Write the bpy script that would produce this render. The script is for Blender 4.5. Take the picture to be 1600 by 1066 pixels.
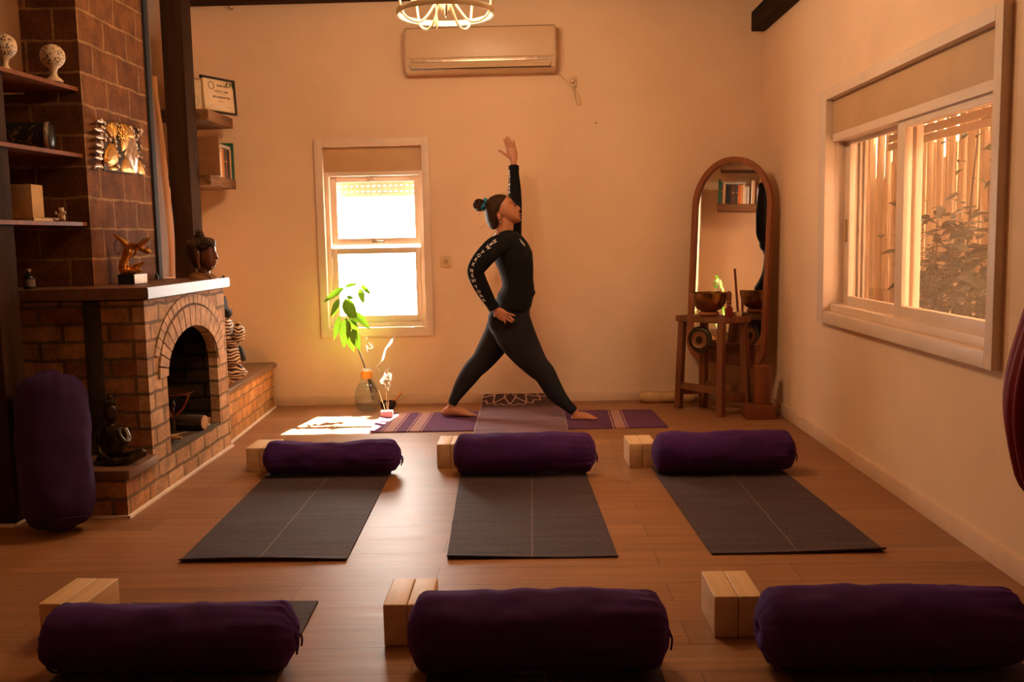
import bpy, bmesh, math, random
from math import sin, cos, pi, radians, sqrt, atan2
from mathutils import Vector, Matrix, Euler, noise
for o in list(bpy.data.objects):
    bpy.data.objects.remove(o)
scene = bpy.context.scene
COL = scene.collection

# ---------------------------------------------------------------- camera
FOC = 1470.0
CAM = Vector((0, 0, 1.17))
RX = Vector((0.99956, 0.02028, -0.02008)).normalized()
FW = Vector((-0.02233, 0.99394, -0.10765)).normalized()
UP = RX.cross(FW).normalized()
RX = FW.cross(UP).normalized()
cd = bpy.data.cameras.new('camera')
cd.sensor_width = 36.0
cd.lens = FOC / 1600 * 36
cd.clip_start = 0.05
cam = bpy.data.objects.new('camera', cd)
COL.objects.link(cam)
cam.matrix_world = Matrix(((RX.x, UP.x, -FW.x, CAM.x), (RX.y, UP.y, -FW.y, CAM.y), (RX.z, UP.z, -FW.z, CAM.z), (0, 0, 0, 1)))
scene.camera = cam

# ---------------------------------------------------------------- daylight, exposure
SKY = 30.0
world = bpy.data.worlds.new('sky')
scene.world = world
world.use_nodes = True
wn = world.node_tree
wn.nodes['Background'].inputs[0].default_value = (1.0, 0.92, 0.82, 1)
wn.nodes['Background'].inputs[1].default_value = SKY

def area(name, loc, rot, sx, sy, energy=1.0, col=(1, 1, 1), portal=False):
    l = bpy.data.lights.new(name, 'AREA')
    l.shape = 'RECTANGLE'; l.size = sx; l.size_y = sy; l.energy = energy; l.color = col
    if portal: l.cycles.is_portal = True
    o = bpy.data.objects.new(name, l); COL.objects.link(o)
    o.location = loc; o.rotation_euler = rot
    return o
area('daylight_back_window', (-1.11, 6.98, 1.2), (radians(-90), 0, 0), 0.76, 1.35, portal=True)
area('daylight_side_window', (1.86, 4.2, 1.3), (0, radians(90), 0), 1.2, 1.9, portal=True)
sun = bpy.data.lights.new('sun', 'SUN'); sun.energy = 300; sun.angle = radians(1.0); sun.color = (1, 0.84, 0.62)
so = bpy.data.objects.new('sun', sun); COL.objects.link(so)
so.rotation_euler = Vector((0.12, 0.80, 1.0)).to_track_quat('Z', 'Y').to_euler()
vs = scene.view_settings
vs.view_transform = 'Standard'; vs.look = 'None'; vs.exposure = 0.08; vs.gamma = 1.0
vs.use_curve_mapping = False
scene.display_settings.display_device = 'sRGB'

# ---------------------------------------------------------------- measuring helpers (turn a photo point into a place)
def ray(u, v): return FW + RX * ((u - 800) / FOC) - UP * ((v - 533) / FOC)
def at(u, v, y): d = ray(u, v); return CAM + d * (y / d.y)
def atx(u, v, x): d = ray(u, v); return CAM + d * (x / d.x)
def atz(u, v, z=0.0): d = ray(u, v); return CAM + d * ((z - CAM.z) / d.z)

# ---------------------------------------------------------------- mesh helpers
class MB:
    def __init__(s): s.bm = bmesh.new()
    def box(s, x0, x1, y0, y1, z0, z1, bevel=0, segs=2):
        return s.obox(((x0+x1)/2, (y0+y1)/2, (z0+z1)/2), (abs(x1-x0)/2, abs(y1-y0)/2, abs(z1-z0)/2), None, bevel, segs)
    def obox(s, c, h, rot=None, bevel=0, segs=2):
        c = Vector(c); vs = []
        for i in (-1, 1):
            for j in (-1, 1):
                for k in (-1, 1):
                    p = Vector((i*h[0], j*h[1], k*h[2]))
                    if rot is not None: p = rot @ p
                    vs.append(s.bm.verts.new(c + p))
        fs = [(0,1,3,2),(4,6,7,5),(0,4,5,1),(2,3,7,6),(0,2,6,4),(1,5,7,3)]
        faces = [s.bm.faces.new([vs[i] for i in f]) for f in fs]
        if bevel:
            es = list({e for f in faces for e in f.edges})
            bmesh.ops.bevel(s.bm, geom=es, offset=bevel, segments=segs, affect='EDGES', profile=0.6)
        return s
    def rings(s, rings, cap=True, closed=True):
        rv = [[s.bm.verts.new(p) for p in r] for r in rings]
        n = len(rv[0])
        for a, b in zip(rv, rv[1:]):
            for i in range(n if closed else n-1):
                j = (i+1) % n
                s.bm.faces.new((a[i], a[j], b[j], b[i]))
        if cap:
            s.bm.faces.new(list(reversed(rv[0]))); s.bm.faces.new(rv[-1])
        return s
    def tube(s, pts, r, seg=8, cap=True, flat=None, side=None):
        pts = [Vector(p) for p in pts]; n = len(pts)
        rs = r if isinstance(r, (list, tuple)) else [r]*n
        rr = []; ref = None
        for i, p in enumerate(pts):
            t = (pts[min(i+1, n-1)] - pts[max(i-1, 0)]).normalized()
            if side is not None: a = Vector(side)
            elif ref is not None: a = ref
            else: a = Vector((0, 1, 0)) if abs(t.y) < 0.9 else Vector((1, 0, 0))
            a = (a - t*a.dot(t)).normalized(); b = t.cross(a); ref = a
            ra = rs[i] if not isinstance(rs[i], tuple) else rs[i][0]
            rb = ra if not isinstance(rs[i], tuple) else rs[i][1]
            rr.append([p + a*(rb*cos(2*pi*k/seg)) + b*(ra*sin(2*pi*k/seg)) for k in range(seg)])
        return s.rings(rr, cap)
    def lathe(s, prof, c=(0, 0, 0), seg=24, rot=None, cap=True):
        c = Vector(c); rr = []
        for (r, z) in prof:
            ring = []
            for k in range(seg):
                p = Vector((r*cos(2*pi*k/seg), r*sin(2*pi*k/seg), z))
                if rot is not None: p = rot @ p
                ring.append(c + p)
            rr.append(ring)
        return s.rings(rr, cap)
    def ell(s, c, r, rot=None, seg=16, rg=10):
        c = Vector(c); r = (r, r, r) if not isinstance(r, (tuple, list)) else r
        prof = []
        rr = []
        for i in range(rg+1):
            t = pi*i/rg; sr = max(sin(t), 0.02)
            ring = []
            for k in range(seg):
                p = Vector((r[0]*sr*cos(2*pi*k/seg), r[1]*sr*sin(2*pi*k/seg), -r[2]*cos(t)))
                if rot is not None: p = rot @ p
                ring.append(c + p)
            rr.append(ring)
        return s.rings(rr)
    def prism(s, poly, axis, d0, d1):
        """poly: 3D points, extruded along axis from d0 to d1"""
        ax = Vector(axis)
        return s.rings([[Vector(p) + ax*d0 for p in poly], [Vector(p) + ax*d1 for p in poly]])
    def blob(s, outline, axis, hd, centre=None, n=7, pw=1.0):
        """pillow whose silhouette along axis is the outline"""
        P = [Vector(p) for p in outline]; ax = Vector(axis).normalized()
        c = Vector(centre) if centre is not None else sum(P, Vector())/len(P)
        rr = []
        for i in range(-n, n+1):
            t = i/n*pi/2; k = max(cos(t), 0.03)**pw
            rr.append([c + (p-c)*k + ax*(hd*sin(t)) for p in P])
        return s.rings(rr)
    def grid(s, f, nu, nv):
        g = [[s.bm.verts.new(f(i/nu, j/nv)) for j in range(nv+1)] for i in range(nu+1)]
        for i in range(nu):
            for j in range(nv):
                s.bm.faces.new((g[i][j], g[i+1][j], g[i+1][j+1], g[i][j+1]))
        return s
    def quad(s, a, b, c, d):
        s.bm.faces.new([s.bm.verts.new(Vector(p)) for p in (a, b, c, d)]); return s

def smooth_path(pts, n=4):
    """Catmull-Rom through tuples of any length"""
    out = []
    m = len(pts)
    for i in range(m-1):
        p0 = pts[max(i-1, 0)]; p1 = pts[i]; p2 = pts[i+1]; p3 = pts[min(i+2, m-1)]
        for k in range(n):
            t = k/n
            out.append(tuple(0.5*((2*b) + (-a+c)*t + (2*a-5*b+4*c-d)*t*t + (-a+3*b-3*c+d)*t**3) for a, b, c, d in zip(p0, p1, p2, p3)))
    out.append(tuple(pts[-1]))
    return out

def obj(name, mb, mat, parent=None, smooth=True, ang=40, remesh=0, relax=0, solid=0, sub=0):
    bm = mb.bm
    bmesh.ops.recalc_face_normals(bm, faces=bm.faces)
    me = bpy.data.meshes.new(name); bm.to_mesh(me); bm.free()
    o = bpy.data.objects.new(name, me); COL.objects.link(o)
    if remesh or relax or solid or sub:
        if solid:
            m = o.modifiers.new('s', 'SOLIDIFY'); m.thickness = solid; m.offset = 0
        if sub:
            m = o.modifiers.new('d', 'SUBSURF'); m.levels = m.render_levels = sub
        if remesh:
            m = o.modifiers.new('r', 'REMESH'); m.mode = 'VOXEL'; m.voxel_size = remesh
        if relax:
            m = o.modifiers.new('m', 'SMOOTH'); m.factor = 0.5; m.iterations = relax
        dg = bpy.context.evaluated_depsgraph_get(); dg.update()
        me2 = bpy.data.meshes.new_from_object(o.evaluated_get(dg))
        o.modifiers.clear(); o.data = me2; bpy.data.meshes.remove(me); me2.name = name; me = me2
    for m in (mat if isinstance(mat, (list, tuple)) else [mat]): me.materials.append(m)
    if smooth:
        me.polygons.foreach_set('use_smooth', [True]*len(me.polygons))
        if not remesh: me.set_sharp_from_angle(angle=radians(ang))
    if parent is not None:
        o.parent = parent
        o.matrix_parent_inverse = world_of(parent).inverted()
    return o
def world_of(o):
    m = Matrix.LocRotScale(o.location, o.rotation_euler, o.scale)
    if o.parent: m = world_of(o.parent) @ o.matrix_parent_inverse @ m
    return m
def tag(o, label, cat, group=None, kind=None):
    o['label'] = label; o['category'] = cat
    if group: o['group'] = group
    if kind: o['kind'] = kind
    return o
def thing(name, label, cat, loc=(0, 0, 0), group=None):
    o = bpy.data.objects.new(name, None); COL.objects.link(o); o.empty_display_size = 0.05
    o.location = loc
    return tag(o, label, cat, group)
def struct(name, mb, mat, parent=None, **k):
    o = obj(name, mb, mat, parent, **k)
    if parent is None: o['kind'] = 'structure'
    return o
def dup(root, loc, label=None, group=None):
    r = root.copy(); COL.objects.link(r); r.location = loc
    if label: r['label'] = label
    if group: r['group'] = group
    for ch in list(root.children):
        c = ch.copy(); COL.objects.link(c); c.parent = r
        for g in ch.children:
            d = g.copy(); COL.objects.link(d); d.parent = c
    return r

# ---------------------------------------------------------------- materials
class NT:
    def __init__(s, name):
        s.m = bpy.data.materials.new(name); s.m.use_nodes = True
        s.t = s.m.node_tree; s.n = s.t.nodes; s.b = s.n['Principled BSDF']; s.out = s.n['Material Output']
        s._c = None
    def new(s, typ, **kw):
        x = s.n.new(typ)
        for k, v in kw.items(): setattr(x, k, v)
        return x
    def link(s, a, b): s.t.links.new(a, b)
    def coord(s, kind='Object'):
        if s._c is None: s._c = s.new('ShaderNodeTexCoord')
        return s._c.outputs[kind]
    def mapped(s, scale=(1, 1, 1), loc=(0, 0, 0), src=None):
        m = s.new('ShaderNodeMapping'); m.inputs['Scale'].default_value = scale; m.inputs['Location'].default_value = loc
        s.link(src or s.coord(), m.inputs['Vector']); return m.outputs[0]
    def noise(s, scale=5, detail=4, vec=None, rough=0.55):
        x = s.new('ShaderNodeTexNoise'); x.inputs['Scale'].default_value = scale; x.inputs['Detail'].default_value = detail
        x.inputs['Roughness'].default_value = rough
        s.link(vec or s.coord(), x.inputs['Vector']); return x.outputs['Fac']
    def ramp(s, fac, stops):
        r = s.new('ShaderNodeValToRGB'); e = r.color_ramp.elements
        while len(e) < len(stops): e.new(0.5)
        for i, (p, c) in enumerate(stops):
            e[i].position = p; e[i].color = (*c, 1) if len(c) == 3 else c
        s.link(fac, r.inputs[0]); return r.outputs[0]
    def math(s, op, a, b=None, c=None, clamp=False):
        x = s.new('ShaderNodeMath', operation=op, use_clamp=clamp)
        for i, v in enumerate((a, b, c)):
            if v is None: continue
            if isinstance(v, (int, float)): x.inputs[i].default_value = v
            else: s.link(v, x.inputs[i])
        return x.outputs[0]
    def mix(s, fac, a, b, blend='MIX'):
        x = s.new('ShaderNodeMix', data_type='RGBA', blend_type=blend)
        for i, v in ((0, fac), (6, a), (7, b)):
            if isinstance(v, (int, float)): x.inputs[i].default_value = v
            elif isinstance(v, tuple): x.inputs[i].default_value = (*v, 1) if len(v) == 3 else v
            else: s.link(v, x.inputs[i])
        return x.outputs[2]
    def xyz(s, src=None):
        x = s.new('ShaderNodeSeparateXYZ'); s.link(src or s.coord(), x.inputs[0]); return x.outputs
    def bump(s, h, strength=0.3, dist=0.01):
        b = s.new('ShaderNodeBump'); b.inputs['Strength'].default_value = strength; b.inputs['Distance'].default_value = dist
        s.link(h, b.inputs['Height']); s.link(b.outputs[0], s.b.inputs['Normal'])
    def base(s, c):
        if isinstance(c, tuple): s.b.inputs['Base Color'].default_value = (*c, 1)
        else: s.link(c, s.b.inputs['Base Color'])
    def set(s, rough=0.5, metal=0.0, spec=0.5):
        s.b.inputs['Roughness'].default_value = rough; s.b.inputs['Metallic'].default_value = metal
        s.b.inputs['Specular IOR Level'].default_value = spec
        return s

def scl(c, k): return tuple(min(1, x*k) for x in c)
def simple(name, col, rough=0.5, metal=0.0, var=0.12, scale=12, bump=0.0, spec=0.5, bscale=60):
    t = NT(name).set(rough, metal, spec)
    t.base(t.ramp(t.noise(scale, 4), [(0.3, scl(col, 1-var)), (0.7, scl(col, 1+var))]))
    if bump: t.bump(t.noise(bscale, 5), bump, 0.004)
    return t.m
def wood(name, a, b, axis='x', rough=0.45, scale=1.0, bump=0.15, spec=0.4):
    t = NT(name).set(rough, 0, spec)
    sc = {'x': (1.2, 14, 14), 'y': (14, 1.2, 14), 'z': (14, 14, 1.2)}[axis]
    v = t.mapped(tuple(x*scale for x in sc))
    f = t.noise(1.6, 6, v, 0.6)
    t.base(t.ramp(f, [(0.28, a), (0.5, tuple((p+q)/2 for p, q in zip(a, b))), (0.72, b)]))
    t.bump(f, bump, 0.003)
    return t.m
def fabric(name, col, rough=0.9, weave=420, var=0.15, sheen=0.3, bump=0.25):
    t = NT(name).set(rough, 0, 0.25)
    f = t.noise(9, 4); w = t.noise(weave, 2)
    t.base(t.mix(0.35, t.ramp(f, [(0.3, scl(col, 1-var)), (0.7, scl(col, 1+var))]), t.ramp(w, [(0.35, scl(col, 0.6)), (0.65, scl(col, 1.4))])))
    t.b.inputs['Sheen Weight'].default_value = sheen
    t.b.inputs['Sheen Tint'].default_value = (*scl(col, 2.2), 1)
    t.bump(w, bump, 0.002)
    return t.m
def brickmat(name, bw, rh, c1, c2, mortar, msize=0.012, rough=0.85, var=0.5, off=(0, 0, 0), bumps=0.6):
    t = NT(name).set(rough, 0, 0.2)
    g = t.new('ShaderNodeNewGeometry')
    nx = t.new('ShaderNodeSeparateXYZ'); t.link(g.outputs['True Normal'], nx.inputs[0])
    p = t.xyz()
    isx = t.math('GREATER_THAN', t.math('ABSOLUTE', nx.outputs[0]), 0.6)
    h = t.math('ADD', t.math('MULTIPLY', p[1], isx), t.math('MULTIPLY', p[0], t.math('SUBTRACT', 1.0, isx)))
    isz = t.math('GREATER_THAN', t.math('ABSOLUTE', nx.outputs[2]), 0.7)
    vz = t.math('ADD', t.math('MULTIPLY', p[1], isz), t.math('MULTIPLY', p[2], t.math('SUBTRACT', 1.0, isz)))
    wob = t.math('MULTIPLY', t.math('SUBTRACT', t.noise(7, 2), 0.5), 0.022)
    cv = t.new('ShaderNodeCombineXYZ'); t.link(t.math('ADD', t.math('ADD', h, 20.0 + off[0]), wob), cv.inputs[0]); t.link(t.math('ADD', t.math('ADD', vz, off[2]), wob), cv.inputs[1])
    b = t.new('ShaderNodeTexBrick'); t.link(cv.outputs[0], b.inputs['Vector'])
    b.inputs['Scale'].default_value = 1; b.inputs['Mortar Size'].default_value = msize; b.inputs['Mortar Smooth'].default_value = 0.25
    b.inputs['Brick Width'].default_value = bw; b.inputs['Row Height'].default_value = rh; b.inputs['Bias'].default_value = -0.1
    b.inputs['Color1'].default_value = (*c1, 1); b.inputs['Color2'].default_value = (*c2, 1); b.inputs['Mortar'].default_value = (*mortar, 1)
    st = t.noise(9, 5); fine = t.noise(60, 4)
    c = t.mix(1.0, b.outputs['Color'], t.ramp(st, [(0.25, (1-var,)*3), (0.75, (1+var*0.6,)*3)]), 'MULTIPLY')
    c = t.mix(1.0, c, t.ramp(fine, [(0.3, (0.8,)*3), (0.7, (1.15,)*3)]), 'MULTIPLY')
    t.base(c)
    hgt = t.math('ADD', t.math('MULTIPLY', b.outputs['Fac'], -1.0), t.math('MULTIPLY', fine, 0.35))
    t.bump(hgt, bumps, 0.012)
    return t.m

M = {}
def wallmat(name, col):
    t = NT(name).set(0.92, 0, 0.15)
    n = t.noise(1.6, 5); f = t.noise(38, 4); s = t.noise(5, 6)
    c = t.ramp(n, [(0.3, scl(col, 0.95)), (0.7, scl(col, 1.03))])
    c = t.mix(0.25, c, t.ramp(s, [(0.42, scl(col, 0.9)), (0.6, col)]))
    t.base(c); t.bump(t.math('ADD', f, t.math('MULTIPLY', s, 2.0)), 0.12, 0.006)
    return t.m
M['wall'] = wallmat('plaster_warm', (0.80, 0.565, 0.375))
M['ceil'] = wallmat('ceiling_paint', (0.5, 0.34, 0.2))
M['rear'] = wallmat('plaster_rear', (0.40, 0.25, 0.13))
M['base'] = simple('baseboard_paint', (0.70, 0.47, 0.30), 0.6, var=0.08, scale=6, bump=0.1)
M['trim'] = simple('window_paint', (0.74, 0.56, 0.42), 0.45, var=0.06, scale=5)
M['beige'] = simple('shutter_box_panel', (0.52, 0.32, 0.16), 0.6, var=0.08, scale=3)
M['darkwood'] = wood('dark_beam_wood', (0.020, 0.008, 0.003), (0.050, 0.020, 0.006), 'z', 0.8, spec=0.12)
M['darkwoodx'] = wood('dark_beam_wood_long', (0.022, 0.008, 0.003), (0.055, 0.022, 0.007), 'x', 0.8, spec=0.12)
M['darkwoody'] = wood('dark_beam_wood_deep', (0.012, 0.005, 0.002), (0.03, 0.012, 0.005), 'y', 0.8, spec=0.1)
M['shelfwood'] = wood('rough_shelf_wood', (0.06, 0.022, 0.006), (0.28, 0.12, 0.035), 'y', 0.7, 1.5, 0.5)
M['redwood'] = wood('reddish_wood', (0.13, 0.032, 0.010), (0.25, 0.075, 0.022), 'z', 0.45)
M['stoolwood'] = wood('stool_wood', (0.11, 0.034, 0.010), (0.25, 0.085, 0.026), 'z', 0.5)
M['blockwood'] = wood('pale_block_wood', (0.58, 0.36, 0.17), (0.78, 0.53, 0.29), 'y', 0.5, 0.8, 0.05)
M['liveedge'] = wood('live_edge_wood', (0.09, 0.036, 0.015), (0.18, 0.08, 0.034), 'z', 0.6)
M['bark'] = wood('bark_edge', (0.26, 0.10, 0.026), (0.42, 0.18, 0.05), 'z', 0.6)
M['mirrorframe'] = wood('mirror_frame_rattan', (0.20, 0.055, 0.018), (0.32, 0.10, 0.032), 'z', 0.45)
M['brick'] = brickmat('hearth_brick', 0.215, 0.082, (0.50, 0.24, 0.09), (0.30, 0.10, 0.035), (0.20, 0.125, 0.065), 0.009, var=0.55)
M['brickpale'] = brickmat('hearth_brick_front', 0.205, 0.082, (0.60, 0.36, 0.195), (0.43, 0.215, 0.095), (0.22, 0.135, 0.07), 0.008, var=0.4, off=(0.09, 0, 0))
M['brickledge'] = brickmat('hearth_brick_ledge', 0.13, 0.078, (0.55, 0.29, 0.10), (0.38, 0.17, 0.06), (0.25, 0.15, 0.07), 0.007, var=0.4)
M['soot'] = brickmat('sooty_firebrick', 0.22, 0.08, (0.05, 0.026, 0.012), (0.02, 0.010, 0.005), (0.012, 0.007, 0.004), 0.01, var=0.5)
M['block'] = brickmat('chimney_block', 0.27, 0.147, (0.19, 0.066, 0.016), (0.115, 0.036, 0.008), (0.29, 0.145, 0.052), 0.007, var=0.5, off=(0.05, 0, 0.06))
M['voussoir'] = simple('arch_brick', (0.52, 0.30, 0.155), 0.85, var=0.35, scale=18, bump=0.4)
M['mortar'] = simple('hearth_mortar', (0.10, 0.065, 0.03), 0.95, var=0.3, scale=20, bump=0.3)
M['darkmortar'] = simple('dark_mortar', (0.055, 0.035, 0.016), 0.95, var=0.3, scale=20, bump=0.3)
M['slab'] = simple('brown_stone_slab', (0.17, 0.085, 0.045), 0.35, var=0.25, scale=8, bump=0.1)
M['mantel'] = wood('mantel_dark_wood', (0.10, 0.040, 0.018), (0.20, 0.085, 0.04), 'y', 0.4)
M['grout'] = simple('white_sealant', (0.80, 0.66, 0.52), 0.7, var=0.1)
M['gold'] = simple('polished_gold', (0.72, 0.36, 0.08), 0.22, 1.0, var=0.2, scale=20)
M['goldleaf'] = simple('gold_leaf_paint', (0.62, 0.31, 0.06), 0.38, 0.7, var=0.3, scale=40, bump=0.4)
M['silver'] = simple('silver_paint', (0.60, 0.44, 0.33), 0.35, 0.7, var=0.25, scale=40, bump=0.2)
M['bronze'] = simple('dark_bronze', (0.055, 0.034, 0.015), 0.28, 0.55, var=0.5, scale=30, bump=0.3)
M['brass'] = simple('aged_brass', (0.30, 0.16, 0.05), 0.25, 1.0, var=0.45, scale=14, bump=0.15)
M['copper'] = simple('copper', (0.42, 0.15, 0.06), 0.25, 0.9, var=0.2)
M['black'] = simple('black_paint', (0.012, 0.010, 0.010), 0.3, var=0.2)
M['blackmatte'] = simple('black_matte', (0.010, 0.008, 0.008), 0.8, var=0.2)
M['cream'] = simple('cream_plastic', (0.66, 0.45, 0.26), 0.4, var=0.05)
M['acwhite'] = simple('ac_plastic', (0.60, 0.41, 0.25), 0.4, var=0.04, scale=3)
M['white'] = simple('white_paint', (0.80, 0.76, 0.70), 0.5, var=0.05)
M['ceramic'] = simple('cream_ceramic', (0.60, 0.42, 0.27), 0.5, var=0.15, scale=30)
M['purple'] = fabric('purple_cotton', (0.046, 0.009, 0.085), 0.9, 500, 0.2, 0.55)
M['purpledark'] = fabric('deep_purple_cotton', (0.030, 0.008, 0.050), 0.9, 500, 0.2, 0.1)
M['matgrey'] = None
M['skin'] = simple('skin', (0.42, 0.165, 0.075), 0.5, var=0.08, scale=30)
M['shirt'] = fabric('black_jersey', (0.005, 0.0045, 0.005), 0.95, 600, 0.2, 0.0)
M['legging'] = fabric('black_legging_knit', (0.009, 0.007, 0.0085), 0.85, 700, 0.2, 0.03)
def hairmat():
    t = NT('dark_brown_hair').set(0.6, 0, 0.15)
    f = t.noise(3, 5, t.mapped((25, 90, 30)))
    t.base(t.ramp(f, [(0.3, (0.016, 0.007, 0.003)), (0.62, (0.055, 0.024, 0.009)), (0.8, (0.09, 0.04, 0.014))]))
    t.bump(f, 0.5, 0.004); return t.m
M['hair'] = hairmat()
M['teal'] = fabric('blue_scrunchie', (0.04, 0.22, 0.36), 0.8, 300, 0.25, 0.2)
M['eyewhite'] = simple('eye_white', (0.32, 0.22, 0.16), 0.4, var=0.05)
M['lettering'] = simple('white_print', (0.72, 0.66, 0.62), 0.7, var=0.05)
M['ink'] = simple('dark_ink', (0.06, 0.03, 0.02), 0.7)
M['paper'] = simple('certificate_paper', (0.72, 0.50, 0.29), 0.7, var=0.04)
M['lightwood'] = wood('light_frame_wood', (0.36, 0.17, 0.06), (0.50, 0.26, 0.10), 'z', 0.5)
M['greenleaf'] = None
M['tan'] = simple('tan_cotton', (0.52, 0.31, 0.13), 0.85, var=0.15, bump=0.2)
M['burgundy'] = fabric('burgundy_silk', (0.20, 0.014, 0.022), 0.55, 500, 0.25, 0.0)
M['orangewood'] = wood('orange_wood', (0.42, 0.17, 0.04), (0.62, 0.28, 0.07), 'z', 0.4)
M['redpaint'] = simple('red_lacquer', (0.20, 0.015, 0.012), 0.35)
M['pink'] = simple('pink_stone', (0.62, 0.34, 0.27), 0.7, var=0.12, scale=60, bump=0.2)

def glassmat(name, haze=0.03, tint=(1, 1, 1), dirt=0.0):
    t = NT(name); t.n.remove(t.b)
    tr = t.new('ShaderNodeBsdfTransparent'); tr.inputs[0].default_value = (*tint, 1)
    gl = t.new('ShaderNodeBsdfGlossy'); gl.inputs['Roughness'].default_value = 0.02
    fr = t.new('ShaderNodeLayerWeight'); fr.inputs['Blend'].default_value = 0.5
    fc = t.math('ADD', 0.03, t.math('MULTIPLY', t.math('POWER', fr.outputs['Facing'], 5.0), 0.9))
    m1 = t.new('ShaderNodeMixShader'); t.link(fc, m1.inputs[0]); t.link(tr.outputs[0], m1.inputs[1]); t.link(gl.outputs[0], m1.inputs[2])
    tl = t.new('ShaderNodeBsdfTranslucent'); tl.inputs[0].default_value = (0.8, 0.74, 0.66, 1)
    df = t.new('ShaderNodeBsdfDiffuse'); df.inputs[0].default_value = (0.7, 0.62, 0.52, 1)
    ad = t.new('ShaderNodeMixShader'); t.link(tl.outputs[0], ad.inputs[1]); t.link(df.outputs[0], ad.inputs[2])
    m2 = t.new('ShaderNodeMixShader')
    f = t.math('ADD', t.math('MULTIPLY', t.noise(3.0, 5), dirt), haze)
    t.link(f, m2.inputs[0]); t.link(m1.outputs[0], m2.inputs[1]); t.link(ad.outputs[0], m2.inputs[2])
    t.link(m2.outputs[0], t.out.inputs[0]); return t.m
M['glass'] = glassmat('window_glass', 0.01, dirt=0.02)
M['dirtyglass'] = glassmat('dusty_window_glass', 0.012, dirt=0.08)
M['vaseglass'] = glassmat('vase_glass', 0.02, (0.95, 0.97, 0.97))
M['water'] = glassmat('water', 0.05, (0.93, 0.96, 0.97))
# ================================================================ the room
BY = 6.71          # back wall
RXW = 1.61         # right wall
CEIL = 3.02
def lwx(y): return -2.352                     # the left wall behind the chimney

def floormat():
    t = NT('oak_plank_floor').set(0.40, 0, 0.26)
    g = t.noise(2.0, 6, t.mapped((0.7, 26, 1)), 0.62)
    g2 = t.noise(3.0, 5, t.mapped((0.5, 7, 1)))
    b = t.new('ShaderNodeTexBrick'); t.link(t.mapped((1, 1, 1), (0.35, 0.035, 0)), b.inputs['Vector'])
    b.inputs['Scale'].default_value = 1; b.inputs['Brick Width'].default_value = 1.25; b.inputs['Row Height'].default_value = 0.165
    b.inputs['Mortar Size'].default_value = 0.0016; b.inputs['Mortar Smooth'].default_value = 0.3; b.offset = 0.37
    b.inputs['Color1'].default_value = (0.32, 0.155, 0.070, 1); b.inputs['Color2'].default_value = (0.265, 0.122, 0.052, 1); b.inputs['Mortar'].default_value = (0.13, 0.05, 0.02, 1)
    c = t.mix(1.0, b.outputs['Color'], t.ramp(g, [(0.25, (0.78, 0.74, 0.70)), (0.7, (1.16, 1.16, 1.14))]), 'MULTIPLY')
    c = t.mix(1.0, c, t.ramp(g2, [(0.3, (0.88, 0.86, 0.84)), (0.7, (1.1, 1.1, 1.1))]), 'MULTIPLY')
    t.base(c)
    wav = t.noise(1.0, 3, t.mapped((1.1, 17, 1)), 0.5)
    h = t.math('ADD', t.math('MULTIPLY', wav, 1.0), t.math('MULTIPLY', b.outputs['Fac'], -0.7))
    h = t.math('ADD', h, t.math('MULTIPLY', g, 0.25))
    t.bump(h, 0.30, 0.004)
    t.link(t.math('ADD', t.math('MULTIPLY', g, 0.14), 0.36), t.b.inputs['Roughness'])
    return t.m
M['floor'] = floormat()
struct('floor', MB().box(-2.95, RXW+0.2, -1.55, BY+0.22, -0.1, 0), M['floor'], smooth=False)
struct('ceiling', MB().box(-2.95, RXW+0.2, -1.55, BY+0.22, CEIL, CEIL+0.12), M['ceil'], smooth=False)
W1 = (-1.467, -0.757, 0.555, 1.845)            # x0 x1 z0 z1 opening of the back window
b = MB()
b.box(-2.95, W1[0], BY, BY+0.2, 0, CEIL).box(W1[1], RXW+0.2, BY, BY+0.2, 0, CEIL)
b.box(W1[0], W1[1], BY, BY+0.2, 0, W1[2]).box(W1[0], W1[1], BY, BY+0.2, W1[3], CEIL)
struct('wall_back', b, M['wall'], smooth=False)
W2 = (3.285, 5.185, 0.745, 1.868)               # y0 y1 z0 z1 opening of the side window
b = MB()
b.box(RXW, RXW+0.2, -1.55, W2[0], 0, CEIL).box(RXW, RXW+0.2, W2[1], BY, 0, CEIL)
b.box(RXW, RXW+0.2, W2[0], W2[1], 0, W2[2]).box(RXW, RXW+0.2, W2[0], W2[1], W2[3], CEIL)
struct('wall_right', b, M['wall'], smooth=False)
y0, y1 = -1.55, BY+0.2
struct('wall_left_rear', MB().box(-2.95, lwx(0), 4.53, BY, 0, CEIL), M['wall'], smooth=False)
struct('wall_left', MB().box(-2.95, -2.72, y0, 4.53, 0, CEIL), M['wall'], smooth=False)
struct('wall_rear', MB().box(-2.95, RXW+0.2, -1.75, -1.55, 0, CEIL), M['rear'], smooth=False)
struct('baseboard_back', MB().box(-1.86, RXW-0.002, BY-0.012, BY+0.001, 0, 0.068, 0.003), M['base'])
struct('baseboard_right', MB().box(RXW-0.013, RXW+0.001, -1.5, BY-0.012, 0, 0.078, 0.003), M['base'])

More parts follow.
